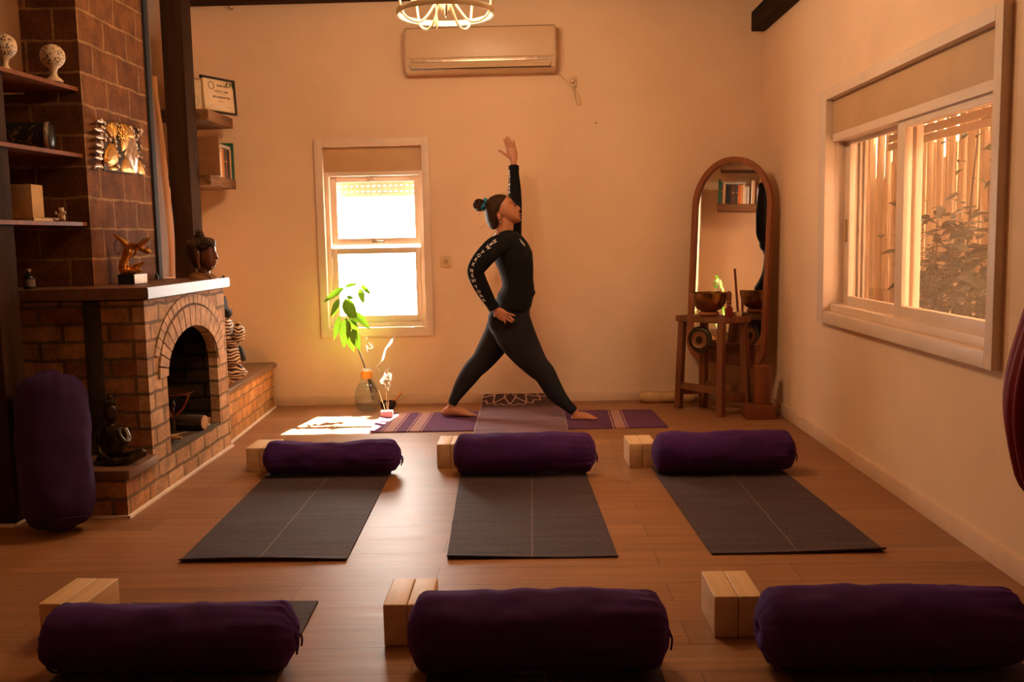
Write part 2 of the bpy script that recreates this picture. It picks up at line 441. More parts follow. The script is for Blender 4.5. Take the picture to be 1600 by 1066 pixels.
# beams and posts
o = obj('roof_beam', MB().box(-2.36, RXW, BY-0.10, BY-0.001, 2.82, 2.98, 0.008), M['darkwoodx'])
tag(o, 'long dark wooden beam across the top of the back wall', 'beam')
o = obj('roof_beam', MB().box(1.515, RXW-0.001, 2.2, BY-0.11, 2.535, 2.665, 0.008), M['darkwoody'])
tag(o, 'dark wooden beam running along the right wall near the ceiling', 'beam')
b = MB(); b.box(-2.235, -2.103, 5.86, 6.03, 0.326, CEIL-0.001, 0.008)
o = obj('wooden_post', b, M['darkwood']); tag(o, 'tall dark wooden post behind the carved head on the mantel', 'post')
b = MB(); b.box(-2.68, -2.205, 3.84, 4.00, 0.013, CEIL-0.001, 0.006)
o = obj('wooden_post', b, M['darkwood']); tag(o, 'wide dark wooden post left of the open wall shelves', 'post')
o = obj('sealant_strip', MB().box(-2.66, -2.205, 3.825, 4.00, 0, 0.012), M['grout']); tag(o, 'white strip of sealant at the foot of the wide post', 'strip')

# small ceiling hook on the beam
p = at(357, 2, BY-0.05)
o = obj('ceiling_hook', MB().tube(smooth_path([(p.x, BY-0.05, 2.822), (p.x, BY-0.05, 2.80), (p.x+0.02, BY-0.05, 2.785), (p.x+0.028, BY-0.05, 2.797)]), 0.003, 6), M['black'])
tag(o, 'small black hook screwed under the beam', 'hook')

# ---------------------------------------------------------------- back window
w = thing('window_1', 'narrow white window with bright panes in the back wall', 'window', (-1.11, BY, 1.2)); w['kind'] = 'structure'
b = MB(); ox0, ox1, oz0, oz1 = -1.518, -0.708, 0.496, 1.895
b.box(ox0, W1[0]+0.006, BY-0.022, BY+0.03, oz0, oz1, 0.004).box(W1[1]-0.006, ox1, BY-0.022, BY+0.03, oz0, oz1, 0.004)
b.box(W1[0], W1[1], BY-0.022, BY+0.03, W1[3]-0.006, oz1, 0.004).box(W1[0], W1[1], BY-0.022, BY+0.03, oz0, W1[2]+0.006, 0.004)
obj('casing', b, M['trim'], w)
obj('shutter_box', MB().box(W1[0]+0.004, W1[1]-0.004, BY+0.028, BY+0.19, 1.668, W1[3], 0.003), M['beige'], w)
b = MB(); fx0, fx1 = W1[0]+0.025, W1[1]-0.012
def ring_frame(b, x0, x1, z0, z1, y0, y1, wl, wr, wb, wt):
    b.box(x0, x0+wl, y0, y1, z0, z1, 0.003).box(x1-wr, x1, y0, y1, z0, z1, 0.003)
    b.box(x0+wl, x1-wr, y0, y1, z0, z0+wb, 0.003).box(x0+wl, x1-wr, y0, y1, z1-wt, z1, 0.003)
ring_frame(b, fx0-0.02, fx1+0.008, 0.562, 1.668, BY+0.03, BY+0.15, 0.03, 0.03, 0.03, 0.03)
obj('outer_frame', b, M['trim'], w)
s = MB(); ring_frame(s, fx0+0.012, fx1-0.024, 1.148, 1.638, BY+0.085, BY+0.115, 0.04, 0.04, 0.05, 0.04)
us = obj('sash', s, M['trim'], w)
s = MB(); ring_frame(s, fx0+0.012, fx1-0.024, 0.592, 1.128, BY+0.045, BY+0.075, 0.04, 0.04, 0.05, 0.042)
ls = obj('sash', s, M['trim'], w)
obj('glass_pane', MB().box(fx0+0.05, fx1-0.062, BY+0.098, BY+0.102, 1.19, 1.60), M['glass'], us)
obj('glass_pane', MB().box(fx0+0.05, fx1-0.062, BY+0.058, BY+0.062, 0.64, 1.09), M['glass'], ls)
for (cx, z, hw, par, yy) in ((-1.135, 1.615, 0.035, us, BY+0.082), (-1.10, 1.172, 0.045, us, BY+0.082)):
    b = MB(); b.box(cx-hw, cx+hw, yy-0.008, yy+0.003, z-0.012, z+0.012, 0.004); b.box(cx-0.01, cx+hw*0.8, yy-0.018, yy-0.006, z-0.005, z+0.006, 0.002)
    obj('latch', b, M['silver'], par)
def shuttermat():
    t = NT('shutter_slats').set(0.5)
    t.base((0.62, 0.42, 0.24)); t.b.inputs['Transmission Weight'].default_value = 0
    t.b.inputs['Subsurface Weight'].default_value = 0
    return t.m
M['shutter'] = shuttermat()
sh = MB()
zz = 1.655
for k in range(4):
    sh.box(W1[0]+0.05, W1[1]-0.05, BY+0.160, BY+0.168, zz-0.040, zz-0.004, 0.003); zz -= 0.040
    if k < 3:
        for q in range(15):
            x = W1[0]+0.06 + q*0.0405
            sh.box(x, x+0.02, BY+0.162, BY+0.166, zz-0.004, zz)
obj('roller_shutter', sh, M['shutter'], w)

# ---------------------------------------------------------------- side window
w = thing('window_2', 'wide two-pane sliding window in the right wall', 'window', (RXW, 4.2, 1.2)); w['kind'] = 'structure'
def yframe(b, y0, y1, z0, z1, x0, x1, wl, wr, wb, wt, bev=0.003):
    b.box(x0, x1, y0, y0+wl, z0, z1, bev).box(x0, x1, y1-wr, y1, z0, z1, bev)
    b.box(x0, x1, y0+wl, y1-wr, z0, z0+wb, bev).box(x0, x1, y0+wl, y1-wr, z1-wt, z1, bev)
b = MB(); yframe(b, 3.245, 5.245, 0.685, 1.925, RXW-0.035, RXW+0.02, 0.055, 0.115, 0.062, 0.056, 0.005)
obj('casing', b, M['trim'], w)
obj('shutter_box', MB().box(RXW+0.005, RXW+0.19, W2[0]+0.012, W2[1]-0.002, 1.688, W2[3]-0.001, 0.003), M['beige'], w)
b = MB(); yframe(b, W2[0]+0.01, W2[1]-0.002, 0.747, 1.690, RXW+0.004, RXW+0.13, 0.035, 0.05, 0.04, 0.04)
obj('outer_frame', b, M['trim'], w)
s = MB(); yframe(s, 4.20, 5.135, 0.776, 1.672, RXW+0.075, RXW+0.105, 0.06, 0.075, 0.055, 0.040)
s1 = obj('sash', s, M['trim'], w)
obj('glass_pane', MB().box(RXW+0.088, RXW+0.092, 4.25, 5.07, 0.82, 1.64), M['glass'], s1)
b = MB(); b.box(RXW+0.062, RXW+0.078, 5.085, 5.11, 1.12, 1.24, 0.004); obj('latch', b, M['beige'], s1)
s = MB(); yframe(s, W2[0]+0.03, 4.275, 0.786, 1.668, RXW+0.020, RXW+0.055, 0.05, 0.085, 0.055, 0.05)
s2 = obj('sash', s, M['trim'], w)
obj('glass_pane', MB().box(RXW+0.035, RXW+0.039, W2[0]+0.07, 4.20, 0.835, 1.625), M['dirtyglass'], s2)
M['outerpaint'] = simple('weathered_window_frame', (0.42, 0.34, 0.26), 0.6, var=0.1)
b = MB()
for x in (0.135, 0.160, 0.185): b.box(RXW+x, RXW+x+0.012, W2[1]-0.03, W2[1]-0.003, 0.75, 1.68, 0.003)
obj('outer_track', b, M['outerpaint'], w)
b = MB()
zz = 1.70
for k in range(3):
    b.box(RXW+0.205, RXW+0.215, W2[0], W2[1]-0.3, zz-0.042, zz-0.006, 0.003); zz -= 0.042
    for q in range(40):
        y = W2[0]+0.02+q*0.037
        b.box(RXW+0.207, RXW+0.213, y, y+0.018, zz, zz+0.006) if k < 2 else None
obj('roller_shutter', b, M['shutter'], w)

# ---------------------------------------------------------------- outside the side window
M['bamboo'] = wood('bamboo_cane', (0.58, 0.42, 0.26), (0.80, 0.62, 0.42), 'z', 0.55)
rnd = random.Random(5)
f = thing('bamboo_fence', 'tall bamboo cane fence outside the side window', 'fence', (3.0, 6.5, 0))
y = 4.2
while y < 8.9:
    r = rnd.uniform(0.022, 0.034); lean = rnd.uniform(-0.04, 0.04)
    pts = [(3.0, y, 0), (3.0+lean*0.3, y+lean*0.5, 1.2), (3.0, y+lean, 2.3)]
    mb = MB(); mb.tube(smooth_path(pts, 3), r, 8)
    for z in (0.5, 0.95, 1.4, 1.85):
        mb.tube([(3.0, y+lean*z/2.3, z-0.006), (3.0, y+lean*z/2.3, z+0.006)], r*1.1, 8)
    obj('cane', mb, M['bamboo'], f); y += rnd.uniform(0.15, 0.21)
mb = MB(); y = 4.2
while y < 8.9:
    ww = rnd.uniform(0.02, 0.045); h = rnd.uniform(1.6, 2.3)
    mb.box(3.05, 3.06, y, y+ww, 0, h); y += ww + rnd.uniform(0.002, 0.02)
obj('split_cane_screen', mb, M['bamboo'], f, smooth=False)
o = struct('ground_outside', MB().box(RXW+0.2, 9, -2, 12, -0.4, -0.12), simple('garden_soil', (0.16, 0.10, 0.06), 0.95), smooth=False)
o = struct('sky_blocker_outer', MB().box(4.2, 4.4, 1.0, 12, -0.2, 6.0), M['wall'], smooth=False)  # added tall screen that cuts the sky light reaching the fence
struct('sky_blocker_side', MB().box(RXW, RXW+0.2, BY+0.22, 10.5, -0.12, 2.35), M['wall'], smooth=False)  # added blocker, stops sky light leaking in from behind the house
struct('sky_blocker_near', MB().box(RXW+0.2, 4.2, 1.0, 1.15, -0.12, 2.35), M['wall'], smooth=False)  # added to close the near end against sky light
struct('sky_blocker_end', MB().box(RXW+0.2, 4.2, 10.5, 10.7, -0.12, 6.0), M['wall'], smooth=False)  # added at the far end to keep sky light off the fence
struct('sky_blocker_top', MB().box(RXW+0.2, 3.15, 1.0, 10.499, 2.35, 2.5), M['ceil'], smooth=False)  # added cover to dim the outside; its width sets the fence brightness

def leafmat(name, a, b, trans=0.45, rough=0.4):
    t = NT(name).set(rough, 0, 0.4)
    c = t.ramp(t.noise(6, 3), [(0.3, a), (0.7, b)])
    t.base(c)
    tl = t.new('ShaderNodeBsdfTranslucent'); t.link(t.mix(0.5, c, scl(b, 1.5)), tl.inputs[0])
    m = t.new('ShaderNodeMixShader'); m.inputs[0].default_value = trans
    t.link(t.b.outputs[0], m.inputs[1]); t.link(tl.outputs[0], m.inputs[2]); t.link(m.outputs[0], t.out.inputs[0])
    return t.m
M['leaf'] = leafmat('bright_leaf', (0.035, 0.10, 0.004), (0.10, 0.19, 0.008), 0.10, 0.6)
M['leafdark'] = leafmat('dark_leaf', (0.03, 0.055, 0.012), (0.07, 0.11, 0.025), 0.3)
M['leafbrown'] = leafmat('dusty_shrub_leaf', (0.03, 0.03, 0.016), (0.08, 0.075, 0.04), 0.15)
M['stem'] = simple('plant_stem', (0.045, 0.03, 0.012), 0.6)

def leaf_into(b, p0, p1, width, up, droop=0.25, fold=0.25, n=7, thick=0):
    p0, p1 = Vector(p0), Vector(p1); d = p1 - p0; L = d.length; t = d/L
    up = Vector(up); up = (up - t*up.dot(t)).normalized(); s = t.cross(up)
    rows = []
    for i in range(n+1):
        k = i/n
        w = width*0.5*(sin(pi*min(1, k**0.8))**0.85)*(1-0.25*k) + 0.0006
        c = p0 + d*k + up*(droop*L*(k*(1-k))) 
        rows.append([c - s*w + up*(fold*w), c - s*w*0.5 + up*(fold*w*0.4), c, c + s*w*0.5 + up*(fold*w*0.4), c + s*w + up*(fold*w)])
    g = [[b.bm.verts.new(p) for p in r] for r in rows]
    for i in range(n):
        for j in range(4): b.bm.faces.new((g[i][j], g[i+1][j], g[i+1][j+1], g[i][j+1]))
    return b

def shrub(name, label, cx, cy, w, d, h, n, seed, mat, group=None):
    rnd = random.Random(seed)
    t = thing(name, label, 'shrub', (cx, cy, -0.12), group)
    st = MB(); lf = MB()
    for k in range(max(5, n//45)):
        a = rnd.uniform(0, 2*pi); bx, by = cx+cos(a)*w*0.3, cy+sin(a)*d*0.3
        tx, ty, tz = cx+rnd.uniform(-w, w), cy+rnd.uniform(-d, d), h*rnd.uniform(0.75, 1.15)
        pts = smooth_path([(bx, by, -0.12), ((bx*2+tx)/3+rnd.uniform(-.05, .05), (by*2+ty)/3+rnd.uniform(-.05, .05), tz*0.5), (tx, ty, tz)], 4)
        st.tube(pts, [0.010*(1-0.7*i/(len(pts)-1)) for i in range(len(pts))], 5)
        for q in range(n//max(5, n//45)):
            i = rnd.randint(2, len(pts)-1); c = Vector(pts[i]) + Vector((rnd.gauss(0, .10)*w*2, rnd.gauss(0, .12), rnd.gauss(0, .09)))
            ang = rnd.uniform(0, 2*pi); L = rnd.uniform(0.07, 0.15)
            e = c + Vector((cos(ang), sin(ang), rnd.uniform(-0.7, 0.5))).normalized()*L
            leaf_into(lf, c, e, L*rnd.uniform(0.4, 0.55), (rnd.gauss(0, .4), rnd.gauss(0, .4), 1), n=4)
    obj('branches', st, M['stem'], t); obj('leaves', lf, mat, t)
    return t
shrub('garden_shrub', 'dark leafy shrub behind the left sash of the side window', 2.55, 6.0, 0.22, 0.55, 1.08, 620, 3, M['leafbrown'], 'shrubs outside the side window')
shrub('garden_shrub', 'dusty leafy shrub behind the right sash of the side window', 2.45, 4.95, 0.22, 0.55, 1.05, 760, 8, M['leafbrown'], 'shrubs outside the side window')
shrub('climbing_vine', 'thin leafy vine climbing the bamboo fence', 2.84, 5.9, 0.10, 1.1, 1.95, 130, 21, M['leafdark'])

# a leafy tree above the back window, dappling the sun
rnd = random.Random(11)
t = thing('garden_tree', 'leafy tree outside above the back window', 'tree', (-0.2, 9.6, -0.3))
b = MB(); b.tube(smooth_path([(0.5, 9.8, -0.3), (0.4, 9.8, 1.8), (0.1, 9.7, 3.0), (-0.6, 9.5, 4.2)], 4), [0.14]*5+[0.11]*4+[0.08]*4, 8)
obj('trunk', b, M['stem'], t)
b = MB()
for k in range(130):
    c = Vector((rnd.uniform(-2.4, 0.9), rnd.uniform(8.0, 9.8), rnd.uniform(3.0, 4.6)))
    a = rnd.uniform(0, 6.28); L = rnd.uniform(0.12, 0.24)
    leaf_into(b, c, c+Vector((cos(a), sin(a), rnd.uniform(-.8, .2))).normalized()*L, L*0.5, (0, 0, 1), n=3)
obj('crown', b, M['leafdark'], t)

# ================================================================ fireplace
HX = -1.77
f = thing('fireplace', 'brick corner fireplace with arched opening under a dark mantel', 'fireplace', (-2.0, 4.8, 0))
FY0, FY1 = 4.245, 5.36
YC, YR, ZS = 4.83, 0.365, 0.545          # arch centre, half width, springing
RISE = 0.212
def arch_z(y):
    k = max(0.0, 1-((y-YC)/YR)**2); return ZS + RISE*k**0.5
ZSILL = 0.165
# body with arched opening, extruded along x
N = 18
fr = MB()
ys = [YC-YR + 2*YR*i/N for i in range(N+1)]
def hexa(b, y0, y1, z00, z01, z10, z11, x0, x1):
    b.prism([(0, y0, z00), (0, y1, z10), (0, y1, z11), (0, y0, z01)], (1, 0, 0), x0, x1)
X0, X1 = -2.34, HX
ZT = 0.925
fr.box(X1-0.05, X1, FY0, YC-YR, 0.0, ZT).box(X1-0.05, X1, YC+YR, FY1, 0.0, ZT)
fr.box(X1-0.05, X1, YC-YR, YC+YR, 0.0, ZSILL)
for a, c in zip(ys, ys[1:]): hexa(fr, a, c, arch_z(a), ZT, arch_z(c), ZT, X1-0.05, X1)
obj('brick_front', fr, M['brickpale'], f, smooth=False)
sd = MB(); sd.box(-2.715, X1-0.05, FY0, FY0+0.11, 0.0, ZT)
obj('brick_side', sd, M['brick'], f, smooth=False)
obj('brick_end', MB().box(X0, X1-0.05, FY1-0.08, FY1, 0.0, ZT), M['brick'], f, smooth=False)
fb = MB(); fb.box(X0, X0+0.03, YC-YR, YC+YR, 0, ZT).box(X0, X1-0.05, FY0+0.11, YC-YR, 0, ZT).box(X0, X1-0.05, YC+YR, FY1-0.08, 0, ZT)
fb.box(X0+0.03, X1-0.05, YC-YR, YC+YR, ZT-0.05, ZT)
obj('firebox', fb, M['soot'], f, smooth=False)
obj('firebox_floor', MB().box(X0+0.03, X1+0.002, YC-YR+0.001, YC+YR-0.001, ZSILL, ZSILL+0.012), M['mortar'], f, smooth=False)
# arch bricks
ab = MB(); NB = 17
def arch_pt(th, off):
    return Vector((0, YC + (YR+off)*cos(th), ZS + (RISE+off)*sin(th)))
for i in range(NB):
    a0 = pi*(i+0.07)/NB; a1 = pi*(i+0.93)/NB
    p = [arch_pt(a0, 0.001), arch_pt(a1, 0.001), arch_pt(a1, 0.105), arch_pt(a0, 0.105)]
    ab.prism([(0, q.y, q.z) for q in p], (1, 0, 0), X1-0.02, X1+0.010)
for i in range(21):
    a0 = pi*(0.10+0.80*(i+0.06)/21); a1 = pi*(0.10+0.80*(i+0.94)/21)
    p = [arch_pt(a0, 0.118), arch_pt(a1, 0.118), arch_pt(a1, 0.165), arch_pt(a0, 0.165)]
    if max(q.z for q in p) > ZT: 
        p = [Vector((0, q.y, min(q.z, ZT-0.004))) for q in p]
    ab.prism([(0, q.y, q.z) for q in p], (1, 0, 0), X1-0.02, X1+0.006)
obj('arch_ring', ab, M['voussoir'], f, smooth=False)
am = MB()
for a, c in zip([i/30 for i in range(30)], [(i+1)/30 for i in range(30)]):
    t0, t1 = pi*a, pi*c
    e_ = 0.168 if 0.11 < a and c < 0.89 else 0.108
    p = [arch_pt(t0, -0.0), arch_pt(t1, -0.0), arch_pt(t1, e_), arch_pt(t0, e_)]
    am.prism([(0, q.y, min(q.z, ZT-0.002)) for q in p], (1, 0, 0), X1-0.01, X1+0.003)
obj('arch_mortar', am, M['mortar'], f, smooth=False)
# dark joint on the side face
obj('dark_mortar_joint', MB().box(-2.052, -1.972, FY0-0.006, FY0+0.02, 0.0, 0.925, 0.004), M['darkmortar'], f)
# mantel
mt = MB(); mt.prism([(-2.715, 4.14, 0), (-1.74, 4.225, 0), (-1.735, 5.375, 0), (-2.345, 5.40, 0), (-2.345, 4.525, 0), (-2.715, 4.515, 0)], (0, 0, 1), 0.932, 0.985)
bmesh.ops.bevel(mt.bm, geom=list(mt.bm.edges), offset=0.004, segments=2, affect='EDGES')
obj('mantel_slab', mt, M['mantel'], f)
# low hearth step on the near side
PY0 = 3.945
st = MB(); st.box(-2.10, HX, PY0, FY0-0.001, 0.0, 0.172); obj('hearth_step', st, M['brick'], f, smooth=False)
st = MB(); st.box(-2.10, HX+0.022, PY0-0.015, FY0+0.004, 0.172, 0.212, 0.005); obj('step_slab', st, M['slab'], f)
gt = MB(); gt.box(-2.08, HX+0.012, PY0-0.012, PY0, 0, 0.011).box(HX, HX+0.014, PY0-0.012, FY1, 0, 0.012)
obj('sealant_line', gt, M['grout'], f, smooth=False)
# bench behind
bn = MB(); bn.prism([(-1.80, FY1, 0), (-1.865, 6.64, 0), (lwx(6.64)+0.004, 6.64, 0), (lwx(FY1)+0.004, FY1, 0)], (0, 0, 1), 0, 0.285)
bench = thing('brick_bench', 'low brick bench with brown slab top beside the fireplace', 'bench', (-2.0, 6.0, 0))
obj('brick_base', bn, M['brickledge'], bench, smooth=False)
bn = MB(); bn.prism([(-1.785, FY1+0.002, 0), (-1.845, 6.68, 0), (lwx(6.68)+0.004, 6.68, 0), (lwx(FY1)+0.004, FY1+0.002, 0)], (0, 0, 1), 0.285, 0.325)
bmesh.ops.bevel(bn.bm, geom=list(bn.bm.edges), offset=0.010, segments=3, affect='EDGES')
obj('slab_top', bn, M['slab'], bench)
obj('sealant_line', MB().prism([(-1.80, FY1, 0), (-1.865, 6.64, 0), (-1.853, 6.64, 0), (-1.788, FY1, 0)], (0, 0, 1), 0, 0.012), M['grout'], bench, smooth=False)
# chimney breast
ch = MB(); ch.box(-2.350, -2.118, 4.515, 5.285, 0.986, CEIL-0.001).box(-2.389, -2.350, 4.515, 4.529, 0.986, CEIL-0.001).box(-2.719, -2.389, 4.515, 4.529, 0.986, 1.90)
o = struct('wall_chimney', ch, M['block'], smooth=False)
o = obj('gap_shade_strip', MB().box(-2.335, -2.105, 5.290, 5.345, 0.986, CEIL-0.001, 0.003), M['blackmatte'])  # black strip put in for the shadowed gap behind the chimney
tag(o, 'narrow black strip for the shadowed gap up the rear corner of the chimney', 'board')
# live-edge plank
lp = MB()
def lrow(z):
    k = (z-0.987)/(2.98-0.987); k2 = 1-k
    e = 0.012*sin(z*5.2)+0.008*sin(z*11+1)
    bulge = 0.03*math.exp(-((z-1.35)/0.25)**2)
    return 5.355, 5.45+0.13*k2**1.6+e+bulge
rows = []
for i in range(41):
    z = 0.987 + 1.99*i/40; a, c = lrow(z)
    rows.append([(-2.20, a, z), (-2.20, c, z), (-2.16, c+0.02, z), (-2.145, c-0.012, z), (-2.14, a, z)])
lp.rings(rows)
pl = thing('live_edge_plank', 'tall wooden plank with a wavy bark edge standing on the mantel', 'plank', (-2.17, 5.4, 0.987))
obj('board', lp, M['liveedge'], pl)
be = MB(); rows = []
for i in range(33):
    z = 0.987 + 1.15*i/32; a, c = lrow(z)
    wv = 0.008+0.006*sin(z*9)+0.02*math.exp(-((z-1.3)/0.15)**2)
    rows.append([(-2.146, c-wv-0.03*(1-i/32), z), (-2.150, c+0.026, z), (-2.125, c+0.012, z), (-2.135, c-wv*0.6-0.02*(1-i/32), z)])
be.rings(rows); obj('bark_edge', be, M['bark'], pl)
# ================================================================ chandelier (its own lamps are lit)
CHY = 4.3
cc = at(696, 20, CHY); CX, CZ = cc.x, cc.z
ch = thing('chandelier', 'cream metal ring chandelier with curled arms hanging from the ceiling', 'chandelier', (CX, CHY, CEIL))
M['creammetal'] = simple('cream_enamel', (0.86, 0.70, 0.45), 0.35, 0.0, var=0.06)
R0 = 0.212
b = MB(); prof = []
for k in range(64):
    a = 2*pi*k/64
    c, s_ = cos(a), sin(a)
    prof.append([Vector((CX+c*(R0+dx), CHY+s_*(R0+dx), CZ+dz)) for dx, dz in ((-0.004, -0.012), (0.004, -0.014), (0.006, 0.0), (0.004, 0.012), (-0.004, 0.012))])
prof.append(prof[0]); b.rings(prof, cap=False)
obj('ring', b, M['creammetal'], ch)
b = MB(); b.tube([(CX, CHY, CEIL-0.004), (CX, CHY, CZ+0.05)], 0.010, 10); b.lathe([(0.002, CEIL-0.05), (0.05, CEIL-0.03), (0.06, CEIL-0.002), (0.002, CEIL-0.001)], (CX, CHY, 0), 20)
b.lathe([(0.002, CZ-0.012), (0.016, CZ+0.0), (0.028, CZ+0.03), (0.022, CZ+0.07), (0.010, CZ+0.10)], (CX, CHY, 0), 16)
obj('stem', b, M['creammetal'], ch)
M['bulb'] = NT('lit_bulb').m
bb = M['bulb'].node_tree.nodes['Principled BSDF']; bb.inputs['Emission Color'].default_value = (1, 0.66, 0.32, 1); bb.inputs['Emission Strength'].default_value = 12; bb.inputs['Base Color'].default_value = (1, .9, .7, 1)
LAMP_W = 17
for k in range(5):
    a = 2*pi*k/5 + 1.05
    d = Vector((cos(a), sin(a), 0)); o = Vector((CX, CHY, CZ))
    pts = [o+d*0.018+Vector((0, 0, 0.08)), o+d*0.05+Vector((0, 0, 0.03)), o+d*0.10+Vector((0, 0, -0.035)), o+d*0.15+Vector((0, 0, -0.045)), o+d*0.195+Vector((0, 0, -0.015)), o+d*R0+Vector((0, 0, 0.05)), o+d*(R0+0.004)+Vector((0, 0, 0.085))]
    b = MB(); b.tube(smooth_path([tuple(p) for p in pts], 5), 0.0055, 8)
    q = o+d*(R0+0.004)
    b.lathe([(0.004, 0.075), (0.028, 0.085), (0.030, 0.092), (0.012, 0.098), (0.012, 0.15), (0.010, 0.151)], q, 14)
    arm = obj('arm', b, M['creammetal'], ch)
    obj('bulb', MB().lathe([(0.004, 0.151), (0.012, 0.165), (0.016, 0.185), (0.011, 0.21), (0.002, 0.235)], q, 12), M['bulb'], arm)
    l = bpy.data.lights.new('bulb_light', 'POINT'); l.energy = LAMP_W; l.color = (1, 0.68, 0.40); l.shadow_soft_size = 0.03
    lo = bpy.data.objects.new('bulb_light', l); COL.objects.link(lo); lo.location = q+Vector((0, 0, 0.26))
for k, (uu, vv) in enumerate(((640, 10), (679, 24))):
    p = at(uu, vv, CHY-0.15)
b = MB(); b.lathe([(0.0015, -0.055), (0.006, -0.04), (0.009, -0.02), (0.004, 0.0), (0.002, 0.05)], at(682, 26, CHY-0.05), 10)
obj('glass_drop', b, M['creammetal'], ch)

# ================================================================ air conditioner
a0 = at(637, 52, BY-0.2)
ac = thing('air_conditioner', 'long cream split air conditioner high on the back wall', 'air conditioner', (-0.32, BY, 2.3))
AX0, AX1, AZ0, AZ1 = -0.835, 0.190, 2.300, 2.612
yF = BY-0.19
b = MB(); prof = [(BY, AZ0+0.02), (BY-0.10, AZ0), (yF+0.03, AZ0+0.025), (yF, AZ0+0.085), (yF, AZ1-0.03), (yF+0.03, AZ1-0.004), (BY-0.002, AZ1)]
prof[0] = (BY-0.002, AZ0+0.02)
b.prism([(0, y, z) for y, z in prof], (1, 0, 0), AX0, AX1)
bmesh.ops.bevel(b.bm, geom=[e for e in b.bm.edges], offset=0.008, segments=3, affect='EDGES')
obj('body', b, M['acwhite'], ac)
obj('front_panel', MB().box(AX0+0.012, AX1-0.012, yF-0.008, yF+0.004, AZ0+0.098, AZ1-0.02, 0.004), M['acwhite'], ac)
obj('trim_strip', MB().box(AX0+0.035, AX1-0.035, yF-0.004, yF+0.004, AZ0+0.070, AZ0+0.092, 0.003), M['silver'], ac)
lv = MB(); lv.obox(((AX0+AX1)/2, yF+0.012, AZ0+0.046), ((AX1-AX0)/2-0.04, 0.004, 0.017), Euler((radians(-26), 0, 0)).to_matrix(), 0.002)
obj('louvre', lv, M['acwhite'], ac)
lv = MB(); lv.obox(((AX0+AX1)/2, yF+0.017, AZ0+0.046), ((AX1-AX0)/2-0.037, 0.004, 0.022), Euler((radians(-26), 0, 0)).to_matrix(), 0.001)
obj('outlet_slot', lv, M['black'], ac)

def text(name, body, size, mat, o, ex, ey, parent=None, align='CENTER', depth=0.0004, bold=0.0, sx=1.0):
    cu = bpy.data.curves.new(name, 'FONT'); cu.body = body; cu.size = size; cu.align_x = align; cu.align_y = 'CENTER'
    cu.extrude = depth; cu.offset = bold; cu.resolution_u = 3
    t = bpy.data.objects.new(name, cu); COL.objects.link(t)
    dg = bpy.context.evaluated_depsgraph_get(); dg.update()
    me = bpy.data.meshes.new_from_object(t.evaluated_get(dg)); bpy.data.objects.remove(t); bpy.data.curves.remove(cu)
    ex, ey = Vector(ex).normalized(), Vector(ey).normalized(); ez = ex.cross(ey)
    me.transform(Matrix(((ex.x*sx, ey.x, ez.x, o[0]), (ex.y*sx, ey.y, ez.y, o[1]), (ex.z*sx, ey.z, ez.z, o[2]), (0, 0, 0, 1))))
    me.name = name; me.materials.append(mat)
    r = bpy.data.objects.new(name, me); COL.objects.link(r)
    if parent: r.parent = parent; r.matrix_parent_inverse = world_of(parent).inverted()
    return r
text('logo_lettering', 'ELECTRA', 0.020, M['white'], (-0.325, yF-0.0088, 2.437), (1, 0, 0), (0, 0, 1), ac)
def wp(u, v, dy=0.0): return at(u, v, BY-dy)
cord = [wp(872, 114, .05), wp(882, 124, .015), wp(892, 135, .01), wp(897, 141, .012), wp(903, 148, .012), wp(907, 158, .012), wp(905, 164, .012), wp(901, 161, .012), wp(898, 150, .014), wp(897, 141, .018), wp(897, 132, .03)]
obj('power_cord', MB().tube(smooth_path([tuple(p) for p in cord], 5), 0.004, 6), M['cream'], ac)
p = wp(896, 128)
o = thing('wall_socket', 'small beige socket with plug beside the air conditioner', 'socket', (p.x, BY, p.z))
obj('plate', MB().box(p.x-0.026, p.x+0.026, BY-0.010, BY-0.001, p.z-0.034, p.z+0.034, 0.003), M['cream'], o)
obj('plug', MB().lathe([(0.018, 0), (0.018, 0.014), (0.010, 0.030)], (p.x-0.008, BY-0.010, p.z+0.004), 16, Euler((radians(90), 0, 0)).to_matrix()), M['cream'], o)
p = wp(697, 409)
o = thing('wall_socket', 'square cream socket beside the back window', 'socket', (p.x, BY, p.z))
obj('plate', MB().box(p.x-0.040, p.x+0.040, BY-0.011, BY-0.001, p.z-0.040, p.z+0.040, 0.004), M['cream'], o)
b = MB(); b.lathe([(0.021, 0), (0.021, 0.003)], (p.x, BY-0.011, p.z), 20, Euler((radians(90), 0, 0)).to_matrix()); obj('socket_face', b, M['beige'], o)
b = MB()
for dx, dz in ((-0.008, 0), (0.008, 0), (0, 0.012)): b.lathe([(0.0035, 0), (0.0035, 0.0012)], (p.x+dx, BY-0.014, p.z+dz), 8, Euler((radians(90), 0, 0)).to_matrix())
obj('pin_holes', b, M['black'], o)
p = wp(931, 192); o = obj('wall_nail', MB().lathe([(0.006, 0), (0.004, 0.008), (0.001, 0.010)], (p.x, BY-0.001, p.z), 8, Euler((radians(90), 0, 0)).to_matrix()), M['black'])
tag(o, 'small dark nail in the back wall below the hanging cord', 'nail')

